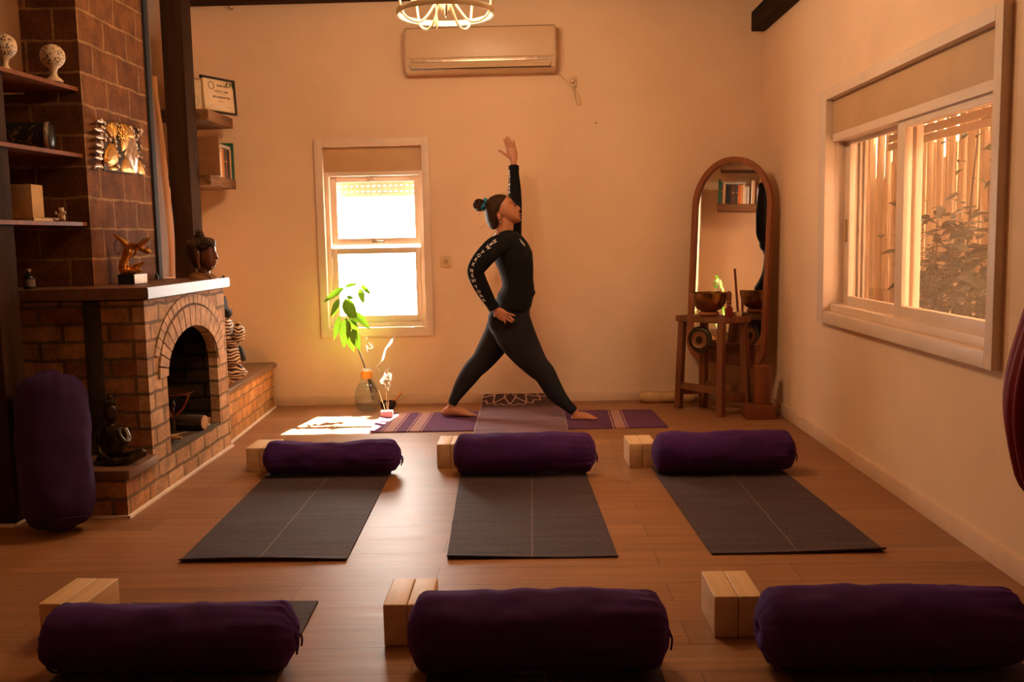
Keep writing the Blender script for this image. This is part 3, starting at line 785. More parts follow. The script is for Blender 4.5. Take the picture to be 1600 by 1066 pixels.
# ================================================================ yoga mats
def yogamat(name, col, col2, xl, line=True):
    t = NT(name).set(0.7, 0, 0.14)
    p = t.xyz()
    w1 = t.noise(330, 2); s = t.noise(2.4, 4, t.mapped((0.8, 14, 1)))
    c = t.ramp(w1, [(0.32, scl(col, 0.55)), (0.68, col2)])
    c = t.mix(1.0, c, t.ramp(s, [(0.3, (0.80,)*3), (0.7, (1.2,)*3)]), 'MULTIPLY')
    if line:
        d = t.math('ABSOLUTE', t.math('SUBTRACT', p[0], xl))
        c = t.mix(t.math('MULTIPLY', t.math('LESS_THAN', d, 0.0022), 0.5), c, (0.30, 0.22, 0.18))
    t.base(c)
    t.bump(t.math('ADD', w1, t.math('MULTIPLY', s, 0.8)), 0.35, 0.004)
    return t.m
MATS = [  # x-left, x-right at the near end, x-left, x-right at the far end, near y, far y
    ('dark grey yoga mat in the middle row, nearest the brick fireplace', -1.327, -0.703, -1.372, -0.745, 3.352, 5.045),
    ('dark grey yoga mat in the middle row, directly in front of the person', -0.332, 0.298, -0.385, 0.242, 3.352, 4.86),
    ('dark grey yoga mat in the middle row, nearest the right wall', 0.643, 1.280, 0.585, 1.215, 3.368, 4.80),
    ('dark grey yoga mat at the very front, under the left bolster', -1.30, -0.675, -1.335, -0.718, 1.35, 2.955),
    ('dark grey yoga mat at the very front, under the middle bolster', -0.30, 0.335, -0.302, 0.33, 1.35, 2.70),
    ('dark grey yoga mat at the very front, under the right bolster', 0.70, 1.335, 0.658, 1.29, 1.35, 2.80)]
for i, (lab, a, b_, c, d, y0, y1) in enumerate(MATS):
    xl = (a+b_)/2 - (0.02 if i == 0 else 0.0)
    m = yogamat('mat_weave_%d' % i, (0.042, 0.029, 0.033), (0.115, 0.082, 0.090), xl)
    def top(u, v, dz=0.0):
        x0 = a+(c-a)*v; x1 = b_+(d-b_)*v
        z = 0.0065
        fr = v*(y1-y0)
        curl = max(0, 1-fr/0.05); z += 0.014*curl**2*(0.55+0.45*sin(u*3+i*2+0.5))
        z += 0.0012*sin(v*26+u*2)*sin(u*5+i)
        e = min(u, 1-u); 
        return Vector((x0+(x1-x0)*u, y0+(y1-y0)*v, max(z, 0.005)+dz))
    nu, nv = 18, 110
    mb = MB(); rows = []
    for j in range(nv+1):
        v = (j/nv)**1.5
        r = [top(k/nu, v) for k in range(nu+1)] + [Vector((p.x, p.y, max(0.0006, p.z-0.0062))) for p in (top(k/nu, v) for k in range(nu, -1, -1))]
        rows.append(r)
    mb.rings(rows)
    o = obj('yoga_mat', mb, m, ang=30); tag(o, lab, 'yoga mat', 'dark grey yoga mats')

# the purple cotton mat by the back wall
def stripemat():
    t = NT('purple_striped_cotton').set(0.9, 0, 0.2)
    p = t.xyz(); xw = t.math('ADD', p[0], t.math('MULTIPLY', t.math('SUBTRACT', p[1], 6.0), -0.02))
    w1 = t.noise(420, 2); base = t.ramp(w1, [(0.3, (0.065, 0.018, 0.055)), (0.7, (0.17, 0.060, 0.135))])
    beige = t.ramp(w1, [(0.3, (0.38, 0.19, 0.14)), (0.7, (0.55, 0.32, 0.25))])
    f = None
    for xc in (-0.895, -0.735, 0.535):
        d = t.math('ABSOLUTE', t.math('SUBTRACT', xw, xc))
        inner = t.math('LESS_THAN', d, 0.030); outer = t.math('MULTIPLY', t.math('GREATER_THAN', d, 0.040), t.math('LESS_THAN', d, 0.046))
        outer2 = t.math('MULTIPLY', t.math('GREATER_THAN', d, 0.027), t.math('LESS_THAN', d, 0.030))
        g = t.math('ADD', t.math('ADD', t.math('MULTIPLY', inner, 0.72), outer), t.math('MULTIPLY', outer2, 0.3), clamp=True)
        f = g if f is None else t.math('MAXIMUM', f, g)
    t.base(t.mix(f, base, beige)); t.bump(w1, 0.4, 0.003)
    return t.m
M['stripe'] = stripemat()
mb = MB(); rows = []
pa, pb, pc, pd = atz(577, 677), atz(1044, 668.5), atz(1018, 641.5), atz(601, 647)
for j in range(25):
    v = j/24; L = pa.lerp(pd, v); Rr = pb.lerp(pc, v); r = []
    up = []
    for k in range(41):
        u = k/40; p = L.lerp(Rr, u); up.append(Vector((p.x, p.y, 0.0075+0.0012*sin(u*14+v*3)+0.010*max(0, 1-u/0.03)**2)))
    rows.append(up+[Vector((p.x, p.y, max(.0006, p.z-0.007))) for p in reversed(up)])
mb.rings(rows)
o = obj('cotton_mat', mb, M['stripe'], ang=30); tag(o, 'purple cotton mat with beige stripes along the back wall under the person', 'yoga mat')

# the mauve printed mat lying across it
def mandala():
    t = NT('mauve_printed_mat').set(0.75, 0, 0.3)
    p = t.xyz()
    dx = t.math('SUBTRACT', p[0], -0.17); dy = t.math('SUBTRACT', 6.80, p[1])
    r = t.math('SQRT', t.math('ADD', t.math('MULTIPLY', dx, dx), t.math('MULTIPLY', dy, dy)))
    th = t.math('ARCTAN2', dx, dy)
    f = None
    for n, r0, am, w, ph in ((7, 0.10, 0.07, 0.010, 0.0), (7, 0.18, 0.085, 0.011, 1.57), (14, 0.27, 0.035, 0.007, 0.0)):
        s_ = t.math('SUBTRACT', 1.0, t.math('ABSOLUTE', t.math('COSINE', t.math('ADD', t.math('MULTIPLY', th, n), ph))))
        tgt = t.math('ADD', r0, t.math('MULTIPLY', t.math('POWER', s_, 0.75), am))
        g = t.math('LESS_THAN', t.math('ABSOLUTE', t.math('SUBTRACT', r, tgt)), w)
        f = g if f is None else t.math('MAXIMUM', f, g)
    w1 = t.noise(380, 2); s = t.noise(2.2, 4, t.mapped((0.9, 11, 1)))
    c = t.ramp(w1, [(0.3, (0.13, 0.066, 0.085)), (0.7, (0.26, 0.15, 0.175))])
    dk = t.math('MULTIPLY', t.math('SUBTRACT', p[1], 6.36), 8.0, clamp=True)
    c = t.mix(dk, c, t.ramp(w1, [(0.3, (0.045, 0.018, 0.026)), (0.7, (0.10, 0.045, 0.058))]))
    c = t.mix(1.0, c, t.ramp(s, [(0.3, (0.75,)*3), (0.7, (1.2,)*3)]), 'MULTIPLY')
    e = t.math('LESS_THAN', t.math('SUBTRACT', 0.287, t.math('ABSOLUTE', t.math('ADD', p[0], 0.083))), 0.004)
    f2 = t.math('MAXIMUM', f, t.math('MULTIPLY', e, 0.6))
    t.base(t.mix(f2, c, (0.55, 0.40, 0.31))); t.bump(t.math('ADD', w1, t.math('MULTIPLY', s, 1.4)), 0.4, 0.006)
    return t.m
M['mandala'] = mandala()
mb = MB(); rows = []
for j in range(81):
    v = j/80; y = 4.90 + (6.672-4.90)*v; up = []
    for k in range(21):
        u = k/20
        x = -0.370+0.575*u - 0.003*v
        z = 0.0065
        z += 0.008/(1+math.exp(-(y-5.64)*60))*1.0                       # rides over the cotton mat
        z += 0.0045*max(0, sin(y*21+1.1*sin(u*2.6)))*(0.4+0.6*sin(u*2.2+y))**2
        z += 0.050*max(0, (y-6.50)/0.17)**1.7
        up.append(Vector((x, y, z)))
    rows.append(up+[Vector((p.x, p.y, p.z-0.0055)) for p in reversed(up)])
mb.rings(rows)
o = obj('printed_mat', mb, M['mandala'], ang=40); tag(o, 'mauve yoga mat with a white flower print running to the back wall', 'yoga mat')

# ================================================================ wooden yoga blocks
BL = (0.070, 0.215, 0.125)
proto = None
def block(x, y, label, rz=0.0, mat=None):
    global proto
    if proto is None:
        t = thing('yoga_block', label, 'yoga block', (0, 0, 0), 'pale wooden yoga blocks')
        obj('block_body', MB().box(0, BL[0]-0.0015, 0, BL[1], 0.0005, BL[2], 0.004, 3), M['blockwood'], t)
        proto = t
        t.location = (x, y, 0); t.rotation_euler.z = rz
        return t
    t = dup(proto, (x, y, 0), label); t.rotation_euler.z = rz
    return t
for nm, x, y, rz in (('left bolster of the middle row', -1.492, 4.735, -0.015), ('middle bolster of the middle row', -0.507, 4.757, 0.0), ('right bolster of the middle row', 0.478, 4.698, 0.03),
                     ('left bolster of the front row', -1.478, 2.655, -0.05), ('middle bolster of the front row', -0.448, 2.615, 0.0), ('right bolster of the front row', 0.514, 2.648, 0.0)):
    c_, s_ = cos(rz), sin(rz)
    block(x, y, 'outer pale wooden block of the pair by the '+nm, rz)
    block(x+c_*BL[0], y+s_*BL[0], 'inner pale wooden block of the pair by the '+nm, rz)

# ================================================================ bolsters
def bolster_mesh(length, r, seed, sag=0.0, squash=1.0, gather_left=False, ends=0.055, low=0.70):
    """cover along x, centre of the bottom at the origin"""
    mb = MB(); rows = []; n = 64; seg = 56
    for i in range(n+1):
        k = i/n; x = -length/2 + length*k
        d = min(x+length/2, length/2-x)
        e = 1.0
        if d < ends: q = 1-d/ends; e = sqrt(max(0, 1-q**2.6))*(1-low)+low if d > 0.001 else low
        row = []
        for j in range(seg):
            a = 2*pi*j/seg
            p = Vector((x*5, cos(a)*1.2, sin(a)*1.2))
            nz = noise.noise(p*1.1+Vector((seed*7.3, 0, 0)))*0.010 + noise.noise(p*Vector((3.5, 2, 2))+Vector((0, seed*3.1, 0)))*0.005
            g = math.exp(-d/0.10)
            pl = (0.009*abs(sin(a*9+seed+noise.noise(p)*1.2)))*g*(1 if (x > 0 or gather_left) else 0.35)
            rr = r*e + nz*min(1, d/0.03+0.3) - pl
            yy = cos(a)*rr*(2-squash); zz = sin(a)*rr*squash
            if zz < 0: zz *= 0.95
            z = zz + r*squash*0.965 + sag*math.exp(-(x/(length*0.22))**2)*-0.6*max(0, sin(a))
            row.append(Vector((x, yy, max(0.0004, z))))
        rows.append(row)
    # gathered end discs
    def disc(x, row, s):
        out = []
        for q, dx in ((0.72, 0.012), (0.42, 0.016), (0.16, 0.010), (0.05, 0.000)):
            c = Vector((x, 0, r*squash*0.965))
            out.append([c + (Vector((x, p.y, p.z))-c)*q/1.0*(1+0.05*sin(j*2*pi/seg*12)) + Vector((s*dx, 0, 0)) for j, p in enumerate(row)])
        return out
    left = disc(-length/2, rows[0], -1); right = disc(length/2, rows[-1], 1)
    mb.rings(list(reversed(left))+rows+right)
    return mb
def bolster(label, x0, x1, y, r, seed, z=0.0085, sag=0.0, squash=0.97, rz=0.0, mat=None, gl=False, ends=0.055, low=0.70):
    L = x1-x0-0.03
    t = thing('bolster', label, 'bolster', ((x0+x1)/2, y, z), 'round purple bolsters')
    c = obj('cover', bolster_mesh(L, r, seed, sag, squash, gl, ends, low), mat or M['purple'])
    c.parent = t
    mb = MB(); q_ = 1-0.028/ends; rr = r*(sqrt(1-q_**2.6)*(1-low)+low)-0.002
    for s in (-1,):
        pts = [(s*(L/2-0.028), cos(a)*rr*(2-squash)*1.0, max(0.004, sin(a)*rr*squash+r*squash*0.965)) for a in [2*pi*k/40 for k in range(41)]]
        mb.tube(pts, 0.0035, 6, side=(1, 0, 0))
    e = obj('seam_piping', mb, mat or M['purple']); e.parent = t
    mb = MB()
    mb.ell((L/2+0.010, 0, r*squash*0.965), (0.010, 0.020, 0.020), None, 12, 6)
    for q in (-1, 1): mb.tube(smooth_path([(L/2+0.014, 0, r*0.965), (L/2+0.024, q*0.02, r*0.965-0.02), (L/2+0.02, q*0.028, r*0.965-0.05)], 4), 0.003, 6)
    e = obj('drawstring', mb, mat or M['purple']); e.parent = t
    t.rotation_euler.z = rz
    return t
bolster('saggy purple bolster nearest the fireplace in the middle row', -1.372, -0.680, 4.655, 0.092, 1, sag=0.030, squash=0.94, rz=0.0)
bolster('plump purple bolster lying in front of the person', -0.405, 0.300, 4.60, 0.106, 2)
bolster('purple bolster nearest the right wall in the middle row', 0.58, 1.275, 4.57, 0.105, 3, rz=0.01)
bolster('front-row purple bolster at the lower left', -1.36, -0.665, 2.475, 0.100, 4, squash=0.93, sag=0.010)
bolster('front-row purple bolster at the bottom centre', -0.35, 0.350, 2.455, 0.111, 5)
bolster('front-row purple bolster at the lower right', 0.59, 1.295, 2.45, 0.112, 6)
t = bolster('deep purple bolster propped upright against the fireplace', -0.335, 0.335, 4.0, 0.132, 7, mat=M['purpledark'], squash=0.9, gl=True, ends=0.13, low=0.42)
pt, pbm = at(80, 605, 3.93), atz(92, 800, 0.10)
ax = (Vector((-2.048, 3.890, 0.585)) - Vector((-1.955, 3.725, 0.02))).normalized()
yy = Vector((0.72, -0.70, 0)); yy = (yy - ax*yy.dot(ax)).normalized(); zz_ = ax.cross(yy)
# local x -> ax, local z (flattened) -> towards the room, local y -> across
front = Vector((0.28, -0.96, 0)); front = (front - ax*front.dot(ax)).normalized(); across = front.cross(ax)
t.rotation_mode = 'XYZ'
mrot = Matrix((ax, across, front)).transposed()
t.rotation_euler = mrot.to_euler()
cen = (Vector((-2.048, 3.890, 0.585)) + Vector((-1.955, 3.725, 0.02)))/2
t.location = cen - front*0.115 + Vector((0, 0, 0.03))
# ================================================================ shelves and things by the chimney
def shelf(label, v_l, v_r, u_l, u_r, zt):
    pr = Vector((-2.128, 4.514, zt)); plf = atz(u_l, v_l, zt)
    poly = [(-2.132, 4.515, 0), (plf.x, plf.y, 0), (-2.42, min(plf.y, 4.0), 0), (lwx(4.3)+0.004, 4.515, 0)]
    poly = [(-2.132, 4.513, 0), (-2.200, 3.78, 0), (-2.716, 3.78, 0), (-2.716, 4.513, 0)]
    o = obj('wall_shelf', MB().prism(poly, (0, 0, 1), zt-0.018, zt), M['redwood'], smooth=False)
    tag(o, label, 'shelf', 'dark plank shelves left of the chimney'); return o
SZ = (1.925, 1.615, 1.292)
for z, l in zip(SZ, ('top plank shelf beside the chimney, carrying two carved globes', 'middle plank shelf beside the chimney, carrying a black drum case', 'lowest plank shelf beside the chimney, carrying a box and a small figurine')):
    shelf(l, 0, 0, 0, 0, z)
def globemat():
    t = NT('pierced_ceramic').set(0.55)
    v = t.new('ShaderNodeTexVoronoi'); v.inputs['Scale'].default_value = 85; t.link(t.coord(), v.inputs['Vector'])
    t.base(t.ramp(v.outputs['Distance'], [(0.30, (0.06, 0.03, 0.015)), (0.42, (0.60, 0.42, 0.27))])); return t.m
M['pierced'] = globemat()
def globe_lamp(label, p, k):
    t = thing('carved_globe', label, 'ornament', p, 'carved globes on the top shelf')
    b = MB(); prof = [(0.002, 0.0), (0.040*k, 0.001), (0.036*k, 0.010*k), (0.018*k, 0.026*k), (0.013*k, 0.042*k), (0.020*k, 0.062*k), (0.032*k, 0.070*k), (0.034*k, 0.076*k)]
    b.lathe(prof, p, 28); obj('foot', b, M['ceramic'], t)
    b = MB(); R = 0.054*k; zc = 0.072*k+R*0.80
    b.lathe([(max(0.002, R*sin(a)), zc-R*cos(a)) for a in [0.64+(pi-0.66)*i/18 for i in range(19)]], p, 32)
    obj('pierced_globe', b, M['pierced'], t); return t
def on_shelf(u, v_line, y, z): 
    p = at(u, v_line, y); return Vector((p.x, y, z+0.0006))
globe_lamp('cream pierced globe on a foot, the whole one beside the chimney', on_shelf(85, 130, 4.36, SZ[0]), 1.0)
globe_lamp('cream pierced globe on a foot, the one cut off by the photo edge', on_shelf(9, 122, 4.12, SZ[0]), 1.0)
# black cylindrical case
p = Vector((-2.20, 4.25, SZ[1]))
t = thing('drum_case', 'black round drum case lying on the middle shelf', 'drum case', p)
rx = Euler((0, radians(90), radians(12))).to_matrix()
c = Vector((-2.31, 4.33, SZ[1]+0.066))
b = MB(); b.lathe([(0.002, -0.10), (0.064, -0.10), (0.0645, 0.07), (0.064, 0.115), (0.05, 0.128), (0.002, 0.132)], c, 32, rx); obj('case_body', b, M['black'], t)
b = MB(); b.lathe([(0.066, 0.100), (0.067, 0.104), (0.067, 0.112), (0.065, 0.117)], c, 32, rx, cap=False); obj('silver_rim', b, M['silver'], t, ang=80)
b = MB(); rnd = random.Random(4)
exs = (rx @ Vector((0, 0, 1))); 
for k in range(16):
    a0 = -pi/2-0.75+1.3*rnd.random(); z0 = -0.07+0.11*rnd.random(); pts = []
    for q in range(6):
        a = a0+0.10*q*rnd.choice((-1, 1)); z = z0+0.008*q
        pts.append(c + rx @ Vector((0.0648*cos(a+pi), 0.0648*sin(a), z)))
    b.tube(pts, 0.0010, 5)
obj('printed_lines', b, M['goldleaf'], t)
# box, flat book, figurine, bottle
bx = Vector((-2.27, 4.30, SZ[2]))
o = obj('wooden_box', MB().box(-2.36, -2.225, 4.20, 4.30, SZ[2]+0.018, SZ[2]+0.165, 0.003), M['tan']); tag(o, 'plain tan box standing on the lowest shelf', 'box')
t = thing('book', 'thin tan book lying flat on the lowest shelf', 'book', bx)
obj('pages', MB().box(-2.347, -2.188, 4.135, 4.305, SZ[2]+0.003, SZ[2]+0.0145), M['paper'], t)
b = MB(); b.box(-2.350, -2.185, 4.13, 4.31, SZ[2]+0.0005, SZ[2]+0.003).box(-2.350, -2.185, 4.13, 4.31, SZ[2]+0.0145, SZ[2]+0.017); obj('cover', b, M['tan'], t)
p = on_shelf(97, 345, 4.30, SZ[2])
t = thing('figurine', 'tiny white seated figurine at the end of the lowest shelf', 'figurine', p)
b = MB(); b.ell(p+Vector((0, 0, 0.020)), (0.016, 0.013, 0.020)).ell(p+Vector((0.001, -0.002, 0.050)), (0.012, 0.012, 0.012))
for s in (-1, 1):
    b.tube([p+Vector((s*0.010, -0.004, 0.034)), p+Vector((s*0.022, -0.010, 0.036)), p+Vector((s*0.020, -0.012, 0.046))], 0.005, 8)
    b.tube([p+Vector((s*0.010, -0.005, 0.010)), p+Vector((s*0.020, -0.022, 0.008)), p+Vector((s*0.021, -0.028, 0.013))], 0.0065, 8)
    b.ell(p+Vector((s*0.009, 0, 0.060)), 0.004)
obj('body', b, M['ceramic'], t, remesh=0.0022, relax=2)
p = at(46, 447, 4.30); p = Vector((p.x, 4.30, 0.9856))
t = thing('glass_bottle', 'small dark glass bottle standing at the far left of the mantel', 'bottle', p)
obj('bottle_body', MB().lathe([(0.002, 0), (0.024, 0.001), (0.025, 0.005), (0.025, 0.052), (0.022, 0.060), (0.009, 0.068), (0.009, 0.080)], p, 20), M['black'], t)
obj('paper_label', MB().lathe([(0.0255, 0.012), (0.0256, 0.013), (0.0256, 0.044), (0.0255, 0.045)], p, 20, cap=False), simple('dull_label', (0.16, 0.11, 0.08), 0.7), t)
obj('cap', MB().lathe([(0.011, 0.078), (0.012, 0.080), (0.012, 0.092), (0.002, 0.094)], p, 16), M['silver'], t)

# ---------------------------------------------------------------- relief panel on the chimney
PX = -2.118
t = thing('relief_panel', 'gold and silver carved relief of a leaf and a calm face on the chimney', 'wall art', (PX, 4.95, 1.7))
def pc(u, v, d=0.0): q = atx(u, v, PX+d); return Vector((PX+d, q.y, q.z))
def flat(poly_uv, d0, d1, mat, name, bev=0.002):
    b = MB(); b.prism([Vector((0, *pc(u, v, 0.0).yz)) for u, v in poly_uv], (1, 0, 0), PX+d0, PX+d1)
    return obj(name, b, mat, t, ang=30)
def crop(x, y): return (130+x/8.882, 170+y/8.882)
for nm, q in (('backing_board', [(235, 150), (470, 200), (478, 880), (260, 850)]), ('backing_board', [(482, 205), (720, 260), (830, 925), (485, 882)])):
    flat([crop(*a) for a in q], 0.001, 0.012, M['bronze'], nm)
def dome(poly, h, mat, name, n=5):
    b = MB(); P = [pc(*crop(*a)) for a in poly]; c = sum(P, Vector())/len(P); rr = []
    rr.append([Vector((PX+0.010, q.y, q.z)) for q in P])
    for i in range(n+1):
        a = i/n*pi/2; k = max(0.05, cos(a)); rr.append([Vector((PX+0.012+h*sin(a), c.y+(q.y-c.y)*k, c.z+(q.z-c.z)*k)) for q in P])
    b.rings(rr); return obj(name, b, mat, t, ang=60)
dome([(345, 470), (300, 520), (265, 620), (258, 740), (310, 800), (370, 800), (440, 750), (450, 680), (420, 570), (390, 490)], 0.014, M['goldleaf'], 'leaf_lobe')
dome([(330, 810), (320, 840), (400, 868), (445, 840), (440, 800)], 0.010, M['goldleaf'], 'leaf_base')
for k, q in enumerate([[(375, 430), (345, 190), (385, 185)], [(375, 430), (300, 215), (335, 200)], [(378, 430), (400, 190), (432, 225)], [(372, 430), (270, 260), (300, 240)], [(382, 430), (425, 250), (450, 290)]]):
    dome([q[0], ((q[0][0]+q[1][0])/2-6, (q[0][1]+q[1][1])/2), q[1], q[2], ((q[0][0]+q[2][0])/2+6, (q[0][1]+q[2][1])/2)], 0.010, M['goldleaf'], 'fan_petal', 3)
for k in range(4):
    y = 560+k*62
    b = MB(); b.tube([pc(*crop(345, y+40), 0.026), pc(*crop(320, y+15), 0.024), pc(*crop(290+k*-4, y+15), 0.018)], 0.0016, 5); b.tube([pc(*crop(350, y+40), 0.026), pc(*crop(385, y+25), 0.024), pc(*crop(415, y+30), 0.018)], 0.0016, 5)
    obj('leaf_vein', b, M['gold'], t)
dome([(485, 210), (560, 215), (630, 270), (670, 340), (690, 420), (600, 400), (560, 560), (500, 600), (487, 420)], 0.012, M['goldleaf'], 'hair_curls')
b = MB(); rnd = random.Random(2)
for k in range(60):
    x = rnd.uniform(492, 640); y = rnd.uniform(225, 420)
    if x > 500+(y-190)*0.9 or x > 650: continue
    b.ell(pc(*crop(x, y), 0.022), (0.004, 0.006, 0.006), None, 8, 5)
obj('curl_knobs', b, M['gold'], t)
dome([(610, 400), (680, 390), (700, 520), (720, 700), (718, 890), (690, 905), (640, 850), (590, 760), (530, 640), (560, 560), (590, 500)], 0.018, M['silver'], 'face')
dome([(640, 470), (670, 500), (690, 640), (700, 760), (680, 840), (640, 820), (600, 700), (580, 600), (600, 510)], 0.026, M['silver'], 'cheek')
dome([(640, 560), (655, 600), (670, 690), (650, 710), (632, 690)], 0.036, M['silver'], 'nose')
dome([(560, 660), (600, 760), (640, 860), (700, 905), (610, 895), (490, 870), (510, 760)], 0.010, M['goldleaf'], 'neck')
dome([(725, 700), (770, 740), (800, 800), (828, 925), (722, 900)], 0.010, M['goldleaf'], 'ear_ornament')
beads = [(250, 160), (290, 200), (255, 250), (280, 265), (270, 320), (250, 360), (310, 370), (225, 395), (300, 430), (245, 470), (245, 525), (230, 640), (220, 690), (430, 400), (440, 455), (450, 520), (465, 600), (495, 655), (480, 800), (465, 215), (250, 810), (150, 815), (690, 310), (760, 290), (800, 305), (700, 365), (755, 375), (790, 345), (738, 425), (730, 500), (795, 515), (745, 550), (780, 605), (770, 655), (805, 680), (735, 725), (830, 795), (650, 265), (365, 430)]
for x, y in beads:
    b = MB(); c = pc(*crop(x, y), 0.02); rr = rnd.uniform(0.008, 0.013)
    b.ell(c, (rr*0.9, rr, rr), None, 10, 6); obj('bead', b, M['silver'], t)
for x, y, dx, dy in ((190, 290, -60, -30), (205, 395, -55, -15), (200, 500, -50, -18), (200, 590, -50, -25), (195, 680, -60, -10), (190, 790, -60, 20), (205, 170, -30, -20)):
    b = MB(); b.tube([pc(*crop(x+50, y+8), 0.012), pc(*crop(x, y), 0.03), pc(*crop(x+dx*0.5, y+dy*0.5), 0.045)], [0.011, 0.009, 0.002], 8); obj('spike', b, M['silver'], t)

# ---------------------------------------------------------------- golden archer-like figure on the mantel
def cz(x, y, yy): return at(140+x/10.66, 360+y/10.66, yy)
GY = 4.66
t = thing('gold_statuette', 'shiny gold abstract seated statuette on a black base on the mantel', 'statuette', (-2.0, GY, 0.986))
bl = cz(470, 930, GY-0.05); br = cz(740, 955, GY-0.05); fr_ = cz(945, 940, GY+0.03)
zt = cz(740, 730, GY-0.05).z
b = MB(); b.prism([(bl.x, GY-0.045, 0), (br.x, GY-0.05, 0), (br.x+0.012, GY+0.08, 0), (bl.x+0.01, GY+0.08, 0)], (0, 0, 1), 0.9856, zt)
obj('base', b, M['blackmatte'], t, smooth=False)
b = MB(); b.prism([(br.x+0.0015, GY-0.048, 0), (br.x+0.0055, GY-0.048, 0), (br.x+0.0165, GY+0.078, 0), (br.x+0.0125, GY+0.078, 0)], (0, 0, 1), 0.988, zt-0.002)
obj('base_plate', b, M['silver'], t, smooth=False)
GT = GY+0.01
b = MB()
def gt_(pts, rs): b.tube(smooth_path([(*cz(x, y, GT+d),) for x, y, d in pts], 5), [r for r in smooth_r(rs, 5)], 12)
def smooth_r(rs, n): return [q[0] for q in smooth_path([(r,) for r in rs], n)]
gt_([(560, 690, 0), (560, 600, 0), (590, 480, 0), (640, 360, 0), (650, 290, 0)], [0.020, 0.024, 0.020, 0.026, 0.022])
gt_([(650, 290, 0), (560, 190, 0), (470, 120, 0), (375, 62, 0)], [0.018, 0.014, 0.010, 0.002])
gt_([(650, 290, 0), (750, 270, 0), (850, 300, 0), (920, 345, 0)], [0.022, 0.016, 0.013, 0.012])
gt_([(700, 250, 0), (800, 260, -.01), (860, 225, -.01), (960, 160, -.01), (1025, 95, -.01)], [0.014, 0.012, 0.012, 0.008, 0.001])
gt_([(540, 690, 0), (650, 700, -.02), (760, 690, -.02), (880, 670, -.02)], [0.018, 0.016, 0.014, 0.004])
gt_([(560, 660, 0), (680, 660, .02), (780, 610, .01), (920, 520, .01)], [0.018, 0.018, 0.016, 0.003])
b.ell(cz(960, 350, GT), (0.018, 0.016, 0.015))
gt_([(780, 340, -.01), (750, 400, -.01), (700, 450, -.01)], [0.008, 0.006, 0.003])
obj('figure', b, M['gold'], t, remesh=0.003, relax=2)
for x, y, rx_, ry_ in ((480, 270, 58, 120), (920, 220, 75, 85)):
    b = MB(); pts = [cz(x+rx_*cos(a), y+ry_*sin(a), GT) for a in [2*pi*k/30 for k in range(31)]]
    b.tube(pts, 0.0022, 6); obj('loop', b, M['bronze'], t)
p = at(245, 434, 5.22)
o = obj('tea_light', MB().lathe([(0.002, 0.0), (0.011, 0.0005), (0.011, 0.022), (0.006, 0.026), (0.003, 0.040), (0.001, 0.041)], (p.x, 5.22, 0.9856), 14), M['black']); tag(o, 'tiny dark pin ornament at the rear of the mantel beside the plank', 'ornament')

# ---------------------------------------------------------------- carved head on the mantel
BYY = 5.20
def cb(x, y, d=0.0): return at(250+x/8.885, 340+y/8.885, BYY+d)
t = thing('buddha_bust', 'dark carved wooden head with curled hair on the mantel end', 'bust', (-1.87, BYY, 0.986))
face = [(600, 390), (700, 375), (760, 385), (770, 430), (782, 500), (780, 560), (778, 640), (765, 690), (730, 725), (670, 735), (590, 700), (560, 620), (545, 500), (560, 420)]
b = MB(); b.blob([cb(x, y) for x, y in face], (0, 1, 0), 0.052, cb(640, 540))
b.blob([cb(x, y) for x, y in ((768, 445), (790, 500), (815, 570), (800, 588), (770, 585), (755, 500))], (0, 1, 0), 0.011, n=4)
b.blob([cb(x, y) for x, y in ((770, 610), (795, 612), (790, 630), (785, 650), (765, 650), (750, 630))], (0, 1, 0), 0.018, n=4)
b.tube([cb(610, 640), cb(610, 760), cb(620, 830)], [0.034, 0.032, 0.040], 14)
obj('face', b, simple('polished_red_wood', (0.10, 0.028, 0.010), 0.25, var=0.15, scale=30), t, remesh=0.0035, relax=3)
hair = [(360, 400), (375, 480), (400, 570), (440, 650), (500, 710), (560, 660), (575, 560), (590, 440), (610, 395), (700, 378), (775, 385), (768, 320), (720, 285), (640, 270), (560, 265), (460, 285), (385, 330)]
b = MB(); b.blob([cb(x, y) for x, y in hair], (0, 1, 0), 0.060, cb(540, 400)); b.ell(cb(545, 245), (0.025, 0.026, 0.026))
b2 = MB(); rnd = random.Random(9)
hb = obj('curled_hair', b, simple('dark_carved_hair', (0.045, 0.018, 0.008), 0.55, var=0.3, scale=60, bump=0.3), t, remesh=0.004, relax=2)
for k in range(170):
    th = rnd.uniform(-pi/2, pi*1.0); ph = rnd.uniform(-1.3, 0.5)
    x = 560+cos(th)*rnd.uniform(0.2, 1)*200; y = rnd.uniform(270, 420)
    dx = (x-560)/205; dy = (y-400)/135
    q = 1-dx*dx-dy*dy
    if q < 0.02 or x > 760: continue
    b2.ell(cb(x, y, -0.060*sqrt(q)), 0.0040, None, 7, 5)
for k in range(40):
    a = rnd.uniform(0, 2*pi); q = sqrt(rnd.random()); b2.ell(cb(545+q*cos(a)*80, 235+q*sin(a)*70, -0.026*sqrt(max(0.01, 1-q*q))), 0.004, None, 7, 5)
obj('curl_knobs', b2, M['bronze'], hb)
b = MB(); b.blob([cb(x, y, -0.050) for x, y in ((490, 450), (540, 455), (555, 520), (550, 620), (565, 730), (535, 745), (515, 660), (475, 560))], (0, 1, 0), 0.010, n=4)
obj('ear', b, simple('ear_wood', (0.10, 0.035, 0.014), 0.35, var=0.15), t, ang=70)
b = MB(); b.blob([cb(x, y) for x, y in ((400, 870), (410, 800), (470, 760), (560, 750), (650, 760), (740, 785), (800, 830), (815, 870))], (0, 1, 0), 0.062, cb(600, 862), n=6)
obj('shoulders', b, simple('carved_robe_wood', (0.24, 0.10, 0.035), 0.4, var=0.25, scale=30), t, ang=60)
